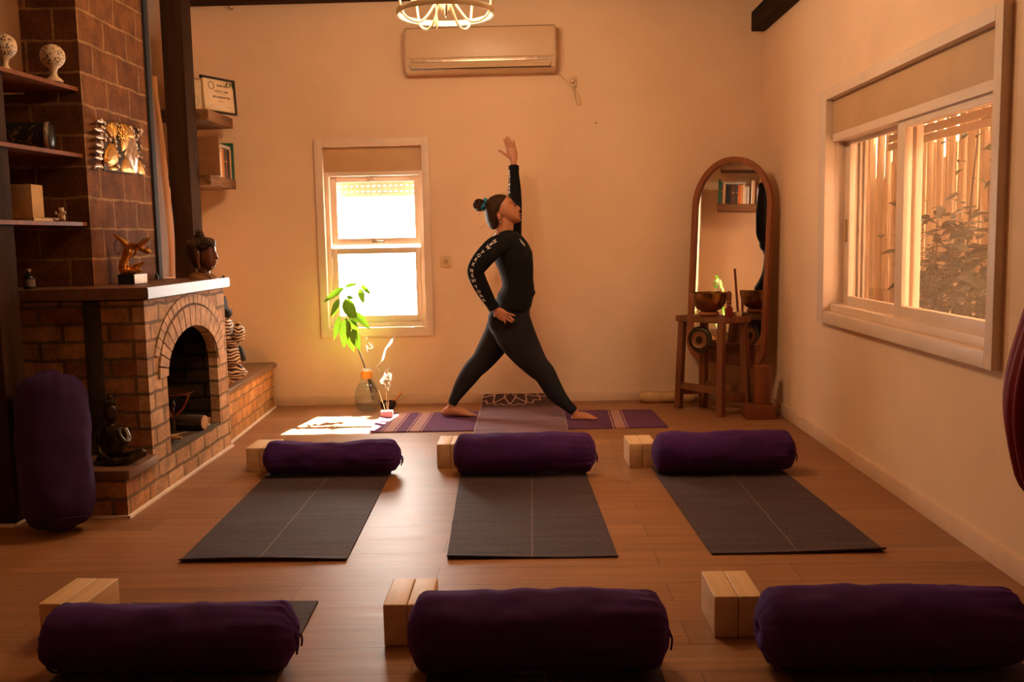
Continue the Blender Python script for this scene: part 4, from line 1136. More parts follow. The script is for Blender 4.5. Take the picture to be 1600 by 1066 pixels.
b = MB(); b.tube([cb(500, 700, -0.05), cb(620, 770, -.055), cb(720, 850, -0.045)], 0.003, 6); obj('robe_edge', b, M['bronze'], t)
p = cb(840, 820, 0.05); o = obj('mantel_ornament', MB().ell((p.x, 5.30, 0.9925), (0.008, 0.008, 0.0072), None, 10, 6), M['black']); tag(o, 'tiny dark round knob on the right end of the mantel', 'ornament')

# ---------------------------------------------------------------- striped carved monk on the bench
SY = 5.66
def cs(x, y, d=0.0): return at(340+x/5.92, 460+y/5.92, SY+d)
def stripes():
    t = NT('striped_carved_wood').set(0.5, 0, 0.3)
    w = t.new('ShaderNodeTexWave'); w.wave_type = 'BANDS'; w.bands_direction = 'Z'; w.inputs['Scale'].default_value = 16; w.inputs['Distortion'].default_value = 7; w.inputs['Detail'].default_value = 1.0; w.inputs['Detail Scale'].default_value = 1.1
    t.link(t.coord(), w.inputs['Vector'])
    t.base(t.ramp(w.outputs['Fac'], [(0.30, (0.05, 0.02, 0.01)), (0.42, (0.55, 0.24, 0.08)), (0.62, (0.62, 0.30, 0.11)), (0.70, (0.80, 0.62, 0.46)), (0.9, (0.82, 0.68, 0.54))])); t.bump(w.outputs['Fac'], 0.5, 0.006)
    return t.m
M['stripes'] = stripes()
t = thing('striped_statue', 'carved wooden standing figure with striped robes on the brick bench', 'statue', (-1.88, SY, 0.325))
zb = 0.3256
b = MB(); pl_ = cs(82, 870); pr_ = cs(290, 800)
b.box(-1.985, -1.845, SY-0.10, SY+0.10, zb, zb+0.045, 0.004); obj('plinth', b, M['tan'], t)
def sblob(pts, hd, name, mat, cy=0.0):
    b = MB(); b.blob([cs(x, y, cy) for x, y in pts], (0, 1, 0), hd, n=6); return obj(name, b, mat, t, ang=70)
sblob([(75, 780), (60, 830), (85, 835), (180, 800), (285, 730), (250, 690), (215, 650), (100, 660)], 0.055, 'robe_hem', M['stripes'])
sblob([(70, 500), (75, 560), (90, 640), (110, 680), (170, 670), (215, 640), (215, 560), (195, 490), (130, 480)], 0.062, 'apron', M['stripes'])
sblob([(60, 240), (55, 330), (60, 430), (85, 500), (150, 500), (190, 470), (160, 380), (130, 250), (95, 215)], 0.070, 'robe_body', M['stripes'])
sblob([(150, 290), (140, 370), (160, 440), (205, 460), (240, 420), (252, 350), (235, 290), (200, 265)], 0.045, 'sleeve', M['stripes'], -0.035)
sblob([(190, 470), (215, 560), (225, 625), (265, 610), (245, 530), (215, 480)], 0.03, 'sleeve_fold', M['blackmatte'], 0.02)
sblob([(-10, 80), (-5, 180), (60, 215), (110, 220), (135, 190), (130, 150), (95, 130), (75, 85), (70, 20), (30, 10)], 0.05, 'dark_hood', M['blackmatte'])
sblob([(150, 265), (200, 250), (205, 268), (160, 280)], 0.018, 'hand', M['tan'], -0.05)

# ---------------------------------------------------------------- small dark buddha on the hearth step
QY = 4.09
def cq(x, y, d=0.0): return at(140+x/4.846, 600+y/4.846, QY+d)
t = thing('buddha_statue', 'small dark bronze buddha seated on the hearth step', 'statue', (-1.88, QY, 0.212))
b = MB()
b.blob([cq(x, y) for x, y in ((100, 180), (110, 130), (150, 105), (195, 125), (215, 190), (210, 250), (190, 290), (150, 305), (120, 280), (100, 230))], (0, 1, 0), 0.036)
b.ell(cq(152, 105), 0.013)
b.tube([cq(155, 290), cq(160, 330)], 0.018, 12)
b.blob([cq(x, y) for x, y in ((75, 330), (120, 305), (200, 310), (250, 320), (290, 370), (280, 450), (260, 520), (220, 570), (120, 575), (80, 500), (65, 400))], (0, 1, 0), 0.045)
b.tube(smooth_path([tuple(cq(*p)) for p in ((95, 345, 0), (70, 430, -.015), (75, 520, -.04), (150, 575, -.055))], 4), [0.019]*5+[0.016]*4+[0.012]*4, 10)
b.tube(smooth_path([tuple(cq(*p)) for p in ((255, 340, 0), (285, 410, -.015), (270, 440, -.045), (230, 400, -.055), (215, 350, -0.05))], 4), [0.018]*5+[0.015]*4+[0.011]*8, 10)
b.tube(smooth_path([tuple(cq(*p)) for p in ((220, 570, 0), (330, 540, -.02), (400, 525, -.035), (300, 580, -.06), (200, 600, -.055))], 4), [0.022]*5+[0.022]*4+[0.018]*4+[0.014]*4, 10)
b.tube(smooth_path([tuple(cq(*p)) for p in ((130, 570, 0), (80, 580, -.02), (85, 605, -.045), (200, 585, -.065), (300, 565, -.05))], 4), [0.022]*5+[0.020]*4+[0.018]*4+[0.013]*4, 10)
for v in b.bm.verts: v.co.z = max(v.co.z, 0.2128)
obj('figure', b, M['bronze'], t, remesh=0.0035, relax=2)
b = MB(); rnd = random.Random(5)
for k in range(60):
    a = rnd.uniform(0, 2*pi); q = sqrt(rnd.random()); b.ell(cq(152+q*cos(a)*48, 150+q*sin(a)*42-10, -0.036*sqrt(max(0.02, 1-q*q))+0.002), 0.0042, None, 7, 5)
obj('curled_hair', b, M['bronze'], t)

# ---------------------------------------------------------------- in the fireplace
t = thing('copper_dish', 'copper dish on a tall holder inside the fireplace', 'dish', (-1.95, 4.75, 0.177))
c = Vector((-1.905, 4.845, 0.380))
b = MB(); b.lathe([(0.002, 0.0), (0.06, 0.004), (0.100, 0.014), (0.118, 0.026), (0.121, 0.030), (0.116, 0.031), (0.10, 0.022), (0.002, 0.008)], c, 36); obj('dish', b, M['copper'], t)
b = MB(); b.lathe([(0.002, -0.203), (0.05, -0.202), (0.05, -0.19), (0.014, -0.18), (0.011, -0.06), (0.020, -0.04), (0.012, -0.02), (0.03, 0.002), (0.002, 0.003)], c, 16); obj('stem', b, M['bronze'], t)
b = MB()
for k in range(3):
    a = k*2.1+0.4; b.tube(smooth_path([tuple(c+Vector((cos(a)*0.085, sin(a)*0.085, 0.008))), tuple(c+Vector((cos(a)*0.06, sin(a)*0.06, -0.05))), tuple(c+Vector((cos(a)*0.03, sin(a)*0.03, -0.085))), tuple(c+Vector((cos(a)*0.014, sin(a)*0.014, -0.10)))], 4), [0.008]*5+[0.010]*4+[0.012]*4, 8)
obj('bracket', b, M['copper'], t)
M['barkdark'] = simple('log_bark', (0.06, 0.028, 0.012), 0.85, var=0.4, scale=30, bump=0.6)
M['cutwood'] = wood('cut_log_end', (0.45, 0.23, 0.09), (0.62, 0.36, 0.16), 'x', 0.7)
t = thing('firewood_log', 'short split log lying in the fireplace opening', 'log', (-1.9, 5.0, 0.177))
r3 = Euler((0, radians(90), radians(-8))).to_matrix(); c = Vector((-1.90, 4.985, 0.2195))
b = MB(); rr = []
for z in (-0.15, -0.05, 0.05, 0.12):
    rr.append([c + r3 @ Vector((0.040*(1+0.08*sin(k*1.7+z*20))*cos(2*pi*k/18), 0.040*(1+0.08*sin(k*2.3))*sin(2*pi*k/18), z)) for k in range(18)])
b.rings(rr); obj('bark', b, M['barkdark'], t)
b = MB(); b.lathe([(0.0385, 0.119), (0.0385, 0.1225), (0.002, 0.1235)], c, 18, r3); obj('cut_end', b, M['cutwood'], t)
t = thing('kindling_bundle', 'loose heap of dry kindling twigs beside the log', 'kindling', (-1.86, 4.66, 0.177)); rnd = random.Random(8)
b = MB()
for k in range(16):
    a = rnd.uniform(-0.7, 0.7); p = Vector((-1.87+rnd.uniform(-.03, .03), 4.70+rnd.uniform(-.05, .05), 0.183+rnd.random()*0.025)); d = Vector((cos(a), sin(a), rnd.uniform(-.05, .25)))*0.06
    b.tube([p-d, p+Vector((0, 0, rnd.uniform(-.004, .006))), p+d], rnd.uniform(.003, .005), 6)
for v in b.bm.verts: v.co.z = max(v.co.z, 0.1775)
obj('twigs', b, M['cutwood'], t)
o = obj('paper_scrap', MB().grid(lambda u, v: Vector((-1.845+u*0.05+0.008*sin(v*5), 5.055+v*0.045, 0.180+0.012*abs(sin(u*5+v*7)))), 8, 10), M['white'], solid=0.001); tag(o, 'crumpled pale scrap of paper behind the log', 'paper')
o = obj('ember_wood', MB().obox((-1.88, 5.135, 0.2), (0.07, 0.02, 0.02), Euler((0, 0.12, 0.2)).to_matrix(), 0.006), M['orangewood']); tag(o, 'small orange piece of kindling at the back corner of the fireplace', 'wood')

# ================================================================ rough shelves on the left wall by the corner
def roughshelf(label, x1, y0, y1, z0, z1):
    b = MB(); n = 14; rr = []
    for i in range(n+1):
        y = y0+(y1-y0)*i/n; q = noise.noise(Vector((y*9, z0*7, 0)))*0.007
        rr.append([Vector((lwx(y)+0.003, y, z0)), Vector((x1+q, y, z0+0.004+q*0.8)), Vector((x1+q*0.5, y, z1-0.002)), Vector((lwx(y)+0.003, y, z1))])
    b.rings(rr); o = obj('rough_shelf', b, M['shelfwood'], ang=25); tag(o, label, 'shelf', 'rough wooden shelves in the corner'); return o
SHX = -2.0
roughshelf('upper rough wooden shelf in the corner, under the certificate', -2.03, 6.04, 6.53, 1.958, 2.030)
roughshelf('lower rough wooden shelf in the corner, full of books', -2.035, 6.03, 6.55, 1.548, 1.618)
def frame(name, label, cat, p00, ex, w, h, fw, fmat, n_out, lean):
    """picture frame: p00 lower-left corner, ex along width"""
    ex = Vector(ex).normalized(); n_ = Vector(n_out).normalized(); ey = (Vector((0, 0, 1)) - n_*lean).normalized(); ey = (ey-ex*ey.dot(ex)).normalized(); ez = ex.cross(ey)
    t = thing(name, label, cat, p00)
    R3 = Matrix((ex, ey, ez)).transposed(); o = Vector(p00)
    def bx(b, x0, x1, y0, y1, z0, z1): b.obox(o + ex*(x0+x1)/2 + ey*(y0+y1)/2 + ez*(z0+z1)/2, ((x1-x0)/2, (y1-y0)/2, (z1-z0)/2), R3, 0.0015)
    b = MB(); bx(b, 0, w, 0, fw, 0, 0.016); bx(b, 0, w, h-fw, h, 0, 0.016); bx(b, 0, fw, fw, h-fw, 0, 0.016); bx(b, w-fw, w, fw, h-fw, 0, 0.016)
    obj('frame', b, fmat, t)
    b = MB(); bx(b, fw-0.002, w-fw+0.002, fw-0.002, h-fw+0.002, 0.002, 0.008); sh = obj('paper_sheet', b, M['paper'], t)
    def P(x, y): return o + ex*x + ey*y + ez*0.0086
    return t, P, ex, ey, sh
A = Vector((-2.110, 6.16, 2.0315)); Bq = Vector((-1.975, 6.43, 2.0315)); W = (Bq-A).length; H = 0.232
nrm = (Bq-A).normalized().cross(Vector((0, 0, 1)))
t, P, ex, ey, sh = frame('certificate', 'black framed certificate standing on the upper corner shelf', 'certificate', A, Bq-A, W, H, 0.014, M['black'], nrm, 0.05)
text('certificate_lettering', 'תעודת הסמכה'[::1], 0.017, M['ink'], P(W*0.64, H*0.78), ex, ey, sh, bold=0.0004)
text('certificate_lettering', 'הוסמכה בזאת', 0.022, M['ink'], P(W*0.58, H*0.62), ex, ey, sh)
text('certificate_lettering', 'מורה מוסמכת ליוגה', 0.019, M['ink'], P(W*0.58, H*0.46), ex, ey, sh, bold=0.0005)
b = MB()
for y, x0, x1 in ((0.545, 0.45, 0.72), (0.36, 0.48, 0.62), (0.33, 0.46, 0.66), (0.20, 0.20, 0.34), (0.205, 0.70, 0.88)):
    b.quad(P(W*x0, H*y), P(W*x1, H*y), P(W*x1, H*y+0.0016), P(W*x0, H*y+0.0016))
obj('small_print', b, M['ink'], sh, smooth=False)
b = MB(); b.tube([P(W*0.30+0.024*cos(a), H*0.76+0.024*sin(a)) for a in [2*pi*k/32 for k in range(33)]], 0.0018, 6); obj('ring_emblem', b, M['ink'], sh)
b = MB()
for k, (x, y, dx, dy) in enumerate(((0.80, 0.93, -.03, -.035), (0.86, 0.93, -.006, -.04), (0.90, 0.93, .012, -.045), (0.93, 0.93, .022, -.03))):
    leaf_into(b, P(W*x, H*y), P(W*x+dx, H*y+dy), 0.012, nrm, n=4)
obj('leaf_print', b, M['leafdark'], sh)
A2 = Vector((-2.245, 6.085, 2.0315)); B2 = Vector((-2.085, 6.135, 2.0315))
t, P, ex, ey, sh = frame('framed_print', 'thin light wood frame leaning in front of the certificate', 'picture frame', A2, B2-A2, (B2-A2).length, 0.205, 0.010, M['lightwood'], (B2-A2).cross(Vector((0, 0, 1))), 0.12)
b = MB(); b.tube([P(0.11+0.026*cos(a), 0.06+0.034*sin(a)) for a in [2*pi*k/32 for k in range(33)]], 0.001, 6); obj('drawn_oval', b, M['ink'], sh)

# books on the lower shelf: spines face the room, far end first
BC = {'green': (0.02, 0.10, 0.05), 'tan': (0.55, 0.30, 0.15), 'black': (0.012, 0.010, 0.010), 'brown': (0.09, 0.030, 0.014), 'orange': (0.50, 0.12, 0.02), 'lorange': (0.55, 0.22, 0.06), 'cream': (0.70, 0.55, 0.40), 'white': (0.72, 0.66, 0.58), 'kraft': (0.26, 0.105, 0.036), 'grey': (0.35, 0.30, 0.27), 'teal': (0.03, 0.07, 0.07)}
for k, c in BC.items(): M['book_'+k] = simple('book_cover_'+k, c, 0.5, var=0.12, scale=25)
M['pages'] = simple('book_pages', (0.74, 0.60, 0.44), 0.8, var=0.08, scale=80)
def book(label, y, th, h, col, depth=0.15, tilt=0.0, x1=-2.02, z=1.6185, title=False):
    """upright book whose spine faces +x; y is its near face"""
    t = thing('book', label, 'book', (x1, y, z), 'books on the lower corner shelf')
    R3 = Euler((tilt, 0, 0)).to_matrix(); o = Vector((x1, y, z + (th*sin(tilt) if tilt < 0 else 0)*0))
    off = max(0, -sin(tilt)*0) 
    def bx(b, x0, x1_, y0, y1, z0, z1):
        c = Vector(((x0+x1_)/2, (y0+y1)/2, (z0+z1)/2)); b.obox(o + R3 @ c, ((x1_-x0)/2, (y1-y0)/2, (z1-z0)/2), R3, 0.0008, 1)
    lift = th*sin(-tilt) if tilt < 0 else 0.0
    o = o + Vector((0, 0, lift))
    b = MB(); bx(b, -depth, 0, 0, 0.002, 0, h); bx(b, -depth, 0, th-0.002, th, 0, h); bx(b, -0.003, 0, 0.002, th-0.002, 0, h)
    obj('cover', b, M['book_'+col], t)
    b = MB(); bx(b, -depth+0.004, -0.003, 0.002, th-0.002, 0.003, h-0.004); obj('pages', b, M['pages'], t)
    if title:
        b = MB(); bx(b, -0.0005, 0.0008, th*0.25, th*0.75, h*0.55, h*0.60); obj('spine_band', b, M['goldleaf'], t)
    return t
y = 6.545
for lab, th, h, c in (('tall dark green book at the far end of the corner shelf', 0.024, 0.245, 'green'), ('teal-black book next to the tall green one on the corner shelf', 0.020, 0.22, 'teal'), ('tan book near the far end of the corner shelf', 0.027, 0.195, 'tan'), ('first black book after the tan one on the corner shelf', 0.030, 0.190, 'black'),
                     ('thin black book in the middle of the corner shelf', 0.018, 0.190, 'black'), ('thick brown book with a gold mark on the corner shelf', 0.048, 0.190, 'brown'), ('dark book beside the orange one on the corner shelf', 0.022, 0.190, 'teal'),
                     ('bright orange book on the corner shelf', 0.022, 0.190, 'orange'), ('paler orange book on the corner shelf', 0.026, 0.190, 'lorange'), ('cream book beside the paler orange one on the corner shelf', 0.018, 0.195, 'cream'),
                     ('thin white book on the corner shelf', 0.012, 0.160, 'white'), ('grey book on the corner shelf', 0.016, 0.175, 'grey'), ('second thin white book on the corner shelf', 0.014, 0.17, 'white'), ('thin dark book before the leaning ones on the corner shelf', 0.012, 0.175, 'black')):
    y -= th+0.0008
    book(lab, y, th, h, c, 0.15 if c != 'green' else 0.17, x1=-2.045 if c != 'green' else -2.038, title=(c in ('brown', 'teal')))
t = thing('book', 'pale grey book lying flat on top of the upright books', 'book', (-2.03, 6.3, 1.815), 'books on the lower corner shelf')
b = MB(); b.box(-2.20, -2.048, 6.27, 6.50, 1.8145, 1.817).box(-2.20, -2.048, 6.27, 6.50, 1.834, 1.8365).box(-2.051, -2.048, 6.27, 6.50, 1.817, 1.834); obj('cover', b, M['book_grey'], t)
obj('pages', MB().box(-2.197, -2.051, 6.274, 6.496, 1.817, 1.834), M['pages'], t)
y -= 0.004
for lab, th, h, c, tl in (('cream leaning book on the corner shelf', 0.016, 0.235, 'cream', 0.10), ('tan leaning book on the corner shelf', 0.016, 0.235, 'tan', 0.10), ('dark leaning book on the corner shelf', 0.018, 0.215, 'brown', 0.13), ('white leaning book just behind the big brown one', 0.012, 0.165, 'white', 0.13)):
    y -= th+0.003; book(lab, y, th, h, c, 0.14, tilt=tl*-0.35 if False else 0.0, x1=-2.045)
book('large brown book with its cover towards the camera on the corner shelf', y-0.016, 0.013, 0.250, 'kraft', 0.19, x1=-2.005)
# ================================================================ by the back window: vase, plant, incense, bowl
VY = 6.45
vb = atz(575, 641, 0); VX, VY = vb.x, vb.y
t = thing('bulb_vase', 'clear glass bulb vase of water with a yellow band, holding a leafy cutting', 'vase', (VX, VY, 0))
prof = [(0.002, 0.0006), (0.060, 0.001), (0.078, 0.02), (0.090, 0.06), (0.091, 0.10), (0.080, 0.145), (0.060, 0.185), (0.042, 0.220), (0.036, 0.25), (0.036, 0.285), (0.040, 0.300)]
b = MB(); b.lathe(prof, (VX, VY, 0), 36, cap=False); obj('glass_body', b, M['vaseglass'], t, ang=80)
b = MB(); b.lathe([(max(0.001, r-0.004), z+0.003) for r, z in prof[:7]]+[(0.001, 0.186)], (VX, VY, 0), 32); obj('water', b, M['water'], t, ang=80)
b = MB(); b.lathe([(0.0375, 0.225), (0.039, 0.228), (0.039, 0.275), (0.0375, 0.278)], (VX, VY, 0), 32, cap=False); obj('yellow_band', b, simple('yellow_ribbon', (0.72, 0.33, 0.03), 0.6, var=0.15, scale=30), t, ang=80)
def cp(x, y, d=0.0): return at(480+x/4.1, 430+y/4.1, VY+d)
pl = thing('leafy_cutting', 'tall bright green leafy cutting standing in the glass vase', 'plant', (VX, VY, 0.05))
b = MB(); sp = [cp(425, 800), cp(395, 690), cp(370, 595), cp(352, 540), cp(330, 480, .01), cp(290, 350, .02), cp(262, 240, .02), cp(242, 150, .01), cp(236, 85, 0)]
b.tube(smooth_path([tuple(p) for p in sp], 5), [0.0055]*20+[0.0045]*12+[0.003]*9, 8); obj('stem', b, M['stem'], pl)
b = MB(); rnd = random.Random(6)
for k in range(22):
    s0 = Vector(cp(395+rnd.uniform(-8, 8), 660, rnd.uniform(-.006, .006))); e = Vector(cp(440+rnd.uniform(-30, 45), 770+rnd.uniform(-30, 50), rnd.uniform(-.03, .03)))
    md = s0.lerp(e, 0.5)+Vector((rnd.uniform(-.012, .012), rnd.uniform(-.012, .012), 0)); b.tube(smooth_path([tuple(s0), tuple(md), tuple(e)], 3), [0.0018]*4+[0.001]*3, 5)
obj('roots', b, M['stem'], pl)
LV = [((235, 82), (105, 175), 52, 0), ((208, 150), (150, 268), 42, -.03), ((207, 262), (172, 420), 42, -.05), ((243, 150), (318, 305), 95, -.04), ((252, 275), (236, 468), 84, -.05), ((300, 235), (402, 348), 56, .03), ((292, 345), (338, 484), 76, -.06),
      ((338, 85), (362, 186), 46, .05), ((258, 395), (300, 492), 46, .03), ((270, 290), (325, 362), 64, .02), ((200, 200), (160, 268), 34, .06), ((240, 75), (328, 55), 30, .05), ((345, 60), (408, 125), 34, .07), ((236, 85), (190, 108), 30, .05), ((250, 140), (300, 150), 30, .06), ((268, 250), (350, 300), 60, .05)]
for k, ((x0, y0), (x1, y1), w, d) in enumerate(LV):
    b = MB(); p0, p1 = cp(x0, y0, d*0.3), cp(x1, y1, d)
    w3 = w/4.1/FOC*VY
    leaf_into(b, p0, p1, w3, (0.25*((k % 3)-1), -1, 0.35), droop=0.14, fold=0.22, n=10)
    ax_ = None
    lf = obj('leaf', b, M['leaf'], pl, ang=80)
    st = MB(); node = min((Vector(q) for q in sp[4:]), key=lambda q: (q-Vector(p0)).length)
    if (node-Vector(p0)).length > 0.006: st.tube([node, (node+Vector(p0))/2+Vector((0, 0, 0.004)), p0], 0.0014, 5); obj('leaf_stalk', st, M['leaf'], lf)
ib = atz(604, 653, 0.008)
t = thing('incense_holder', 'pink stone block holding three thin incense sticks', 'incense holder', (ib.x, ib.y, 0.008))
b = MB(); b.obox((ib.x, ib.y+0.02, 0.0095+0.022), (0.040, 0.022, 0.021), Euler((0, 0, 0.12)).to_matrix(), 0.004); obj('stone_block', b, M['pink'], t)
def ic(u, v, d=0.0): return at(u, v, ib.y+0.02+d)
for (u0, v0, u1, v1) in ((604, 645, 591, 609), (605.5, 644, 602.5, 610), (606.5, 644, 607.5, 613)):
    st = MB(); st.tube([ic(u0, v0)-Vector((0, 0, 0.012)), ic(u1, v1)], 0.0016, 6); so_ = obj('incense_stick', st, M['tan'], t)
    obj('burnt_tip', MB().tube([ic(u1, v1), ic(u1+(u1-u0)*0.06, v1-1.6)], 0.0017, 6), M['black'], so_)
wb = atz(606, 642, 0); c = Vector((wb.x, wb.y+0.03, 0.0005))
t = thing('black_bowl', 'small black clay bowl with a wooden-handled stick resting in it', 'bowl', c)
b = MB(); b.lathe([(0.002, 0.0), (0.034, 0.001), (0.050, 0.018), (0.058, 0.040), (0.055, 0.060), (0.052, 0.061), (0.054, 0.042), (0.045, 0.020), (0.030, 0.008), (0.002, 0.006)], c, 32); obj('bowl_body', b, M['black'], t)
t = thing('wooden_handle_stick', 'short orange wooden handle leaning in the black bowl', 'stick', c)
h0, h1 = c+Vector((0.005, 0, 0.022)), at(627, 613, c.y)
b = MB(); b.tube(smooth_path([tuple(h0.lerp(h1, k)) for k in (0.4, 0.55, 0.8, 0.95, 1.0)], 4), [0.006, 0.008, 0.009, 0.010]*2+[0.010]*8+[0.004], 12); obj('handle', b, M['orangewood'], t)
b = MB(); b.tube([h0, h0.lerp(h1, 0.42)], [0.012, 0.008], 10); obj('red_head', b, M['redpaint'], t)
# smoke
def smokemat():
    t = NT('incense_smoke_wisp'); t.n.remove(t.b)
    tr = t.new('ShaderNodeBsdfTransparent'); df = t.new('ShaderNodeBsdfDiffuse'); df.inputs[0].default_value = (0.95, 0.92, 0.88, 1)
    tl = t.new('ShaderNodeBsdfTranslucent'); tl.inputs[0].default_value = (0.95, 0.92, 0.88, 1)
    a = t.new('ShaderNodeAddShader'); t.link(df.outputs[0], a.inputs[0]); t.link(tl.outputs[0], a.inputs[1])
    m = t.new('ShaderNodeMixShader'); lw = t.new('ShaderNodeLayerWeight'); lw.inputs[0].default_value = 0.5
    n_ = t.noise(28, 4)
    f = t.math('MULTIPLY', t.math('MULTIPLY', t.math('POWER', t.math('SUBTRACT', 1.0, lw.outputs['Facing']), 1.5), t.math('MULTIPLY', t.math('SUBTRACT', n_, 0.33), 2.0, clamp=True), clamp=True), 0.13)
    t.link(f, m.inputs[0]); t.link(tr.outputs[0], m.inputs[1]); t.link(a.outputs[0], m.inputs[2]); t.link(m.outputs[0], t.out.inputs[0]); return t.m
M['smoke'] = smokemat()
b = MB()
def wisp(pts, rs):
    b.tube(smooth_path([tuple(at(u, v, ib.y+0.02+d)) for u, v, d in pts], 6), [q[0] for q in smooth_path([(r,) for r in rs], 6)], 10)
def ws(seq): return [(480+x/4.1, 430+y/4.1, d) for x, y, d in seq]
wisp(ws([(522, 740, 0), (518, 725, 0), (530, 705, .01), (522, 690, 0), (535, 672, .01), (528, 640, 0), (515, 618, 0), (528, 590, .01), (540, 572, 0)]), [.002, .004, .008, .008, .007, .010, .007, .003, .002])
wisp(ws([(503, 725, 0), (500, 700, 0), (480, 690, .01), (470, 680, 0), (488, 660, -.01), (500, 640, 0), (495, 625, 0), (512, 600, 0)]), [.002, .004, .010, .008, .013, .010, .005, .002])
wisp(ws([(470, 690, 0), (500, 665, .01), (530, 668, 0), (540, 640, .01), (522, 630, 0), (505, 650, 0)]), [.003, .007, .006, .005, .007, .003])
wisp(ws([(470, 615, 0), (445, 590, 0), (460, 570, 0), (482, 545, .01), (492, 510, 0), (505, 470, 0), (530, 440, .01), (548, 410, 0), (565, 385, 0)]), [.002, .003, .006, .009, .008, .007, .011, .010, .004])
wisp(ws([(390, 500, 0), (378, 450, 0), (395, 470, .01), (420, 460, 0), (380, 420, 0), (385, 395, 0)]), [.001, .002, .0025, .002, .002, .001])
sm = obj('incense_smoke', b, M['smoke']); tag(sm, 'thin curling white smoke rising from the incense sticks', 'smoke', kind='stuff')

# cotton roll on the floor by the stool
p = atz(1002, 633, 0)
t = thing('fabric_roll', 'small tan rolled fabric cushion on the floor by the back wall', 'roll', (p.x+0.17, p.y+0.05, 0))
b = MB(); rr = []
for i in range(21):
    x = p.x+0.40*i/20; d = min(i, 20-i)/20*0.40; e = 0.72+0.28*min(1, d/0.03)
    rr.append([Vector((x, 6.585+0.042*e*cos(a)*(1+0.05*sin(x*40)), max(0.0005, 0.038+0.040*e*sin(a)+0.003*sin(x*30+a)))) for a in [2*pi*k/24 for k in range(24)]])
b.rings(rr); obj('cushion', b, M['tan'], t)

# ================================================================ arched mirror in the corner
ML, MR = Vector((1.100, 6.635, 0)), Vector((1.517, 6.115, 0))
mdir = (MR-ML).normalized(); MW = (MR-ML).length; mn = Vector((-mdir.y*-1, mdir.x*-1, 0)); mn = Vector((mdir.y, -mdir.x, 0)); 
LEAN, ROLL = 0.026, 0.030
mup = (Vector((0, 0, 1)) - mn*LEAN + mdir*ROLL).normalized()
mdir = (mdir - mup*mdir.dot(mup)).normalized(); mn = mdir.cross(mup)
if mn.y > 0: mn = -mn
MZ0 = 0.30; MH = 1.385
mo = (ML+MR)/2 + Vector((0, 0, MZ0))
def mp(x, y, d=0.0): return mo + mdir*x + mup*y + mn*d
def arch_outline(hw, h, y0, rb, n=16):
    pts = []
    for k in range(7): a = pi+ (pi/2)*k/6; pts.append((-hw+rb+rb*cos(a), y0+rb+rb*sin(a)))
    for k in range(7): a = 1.5*pi+(pi/2)*k/6; pts.append((hw-rb+rb*cos(a), y0+rb+rb*sin(a)))
    for k in range(2*n+1): a = pi*k/(2*n); pts.append((hw*cos(a), h-hw+hw*sin(a)))
    return pts
t = thing('arched_mirror', 'tall arched mirror in a reddish frame leaning in the corner', 'mirror', mo)
t.location.z = 0.0
hw = MW/2
o_ = arch_outline(hw, MH, 0.0, 0.13); i_ = arch_outline(hw-0.036, MH-0.036, 0.15, 0.10)
b = MB()
def loop4(dfun):
    return [[mp(*q, dfun[0]) for q in o_], [mp(*q, dfun[1]) for q in o_], [mp(o[0]*0.6+i[0]*0.4, o[1]*0.6+i[1]*0.4, dfun[1]+0.004) for o, i in zip(o_, i_)], [mp(*q, dfun[1]-0.004) for q in i_], [mp(*q, dfun[0]) for q in i_]]
L = loop4((0.0, 0.030)); L.append(L[0]); b.rings(L, cap=False); obj('frame', b, M['mirrorframe'], t, ang=50)
b = MB()
for k in range(11):
    y = 0.010+k*0.0125; xx = hw-0.036-max(0, 0.10-y)*0.55
    b.tube(smooth_path([tuple(mp(-xx, y+0.03*(1-k/11)*1.0+0.02, 0.031)), tuple(mp(-xx*0.5, y+0.006, 0.033)), tuple(mp(0, y, 0.034)), tuple(mp(xx*0.5, y+0.006, 0.033)), tuple(mp(xx, y+0.03*(1-k/11)+0.02, 0.031))], 4), 0.0058, 8)
obj('ribbed_cane_panel', b, M['redwood'], t)
t2 = NT('mirror_silver'); t2.set(0.0, 1.0); t2.base((0.90, 0.90, 0.90)); t2.b.inputs['Roughness'].default_value = 0.01
b = MB(); b.rings([[mp(*q, 0.006) for q in i_], [mp(*q, 0.012) for q in i_]]); obj('mirror_glass', b, t2.m, t, smooth=False)
for s in (-1, 1):
    b = MB(); b.tube([mp(s*(hw-0.09), 0.35, -0.016), Vector((*(mp(s*(hw-0.09), 0.0, -0.02)).xy, 0.001))], 0.014, 8)
    obj('stand_leg', b, M['redwood'], t)

# ================================================================ stool and the things on it
ZT_ = 0.650
T = [atz(1055, 492, ZT_), atz(1131, 497, ZT_), atz(1178, 490, ZT_)]
c0, c1, c2 = T
c0 = Vector((c0.x, 6.36, ZT_)); c1 = Vector((1.225, 6.03, ZT_)); c0 = at(1055, 492, 6.27); c1 = at(1131, 497, 6.0); c2 = at(1174, 493, 6.08)
ZT_ = round(c1.z, 3)
c0.z = c1.z = c2.z = ZT_
c3 = c0 + (c2-c1)
t = thing('wooden_stool', 'tall rustic wooden stool with splayed legs in front of the mirror', 'stool', ((c0.x+c2.x)/2, (c0.y+c2.y)/2, 0))
b = MB(); b.prism([(q.x, q.y, 0) for q in (c0, c1, c2, c3)], (0, 0, 1), ZT_-0.040, ZT_); bmesh.ops.bevel(b.bm, geom=list(b.bm.edges), offset=0.004, segments=2, affect='EDGES'); obj('seat', b, M['stoolwood'], t)
ctr = (c0+c2)/2
F = [atz(1059, 634, 0), atz(1126, 649, 0), atz(1172, 634, 0), atz(1098, 628, 0)]
F[1] = Vector((F[1].x, F[1].y, 0)); 
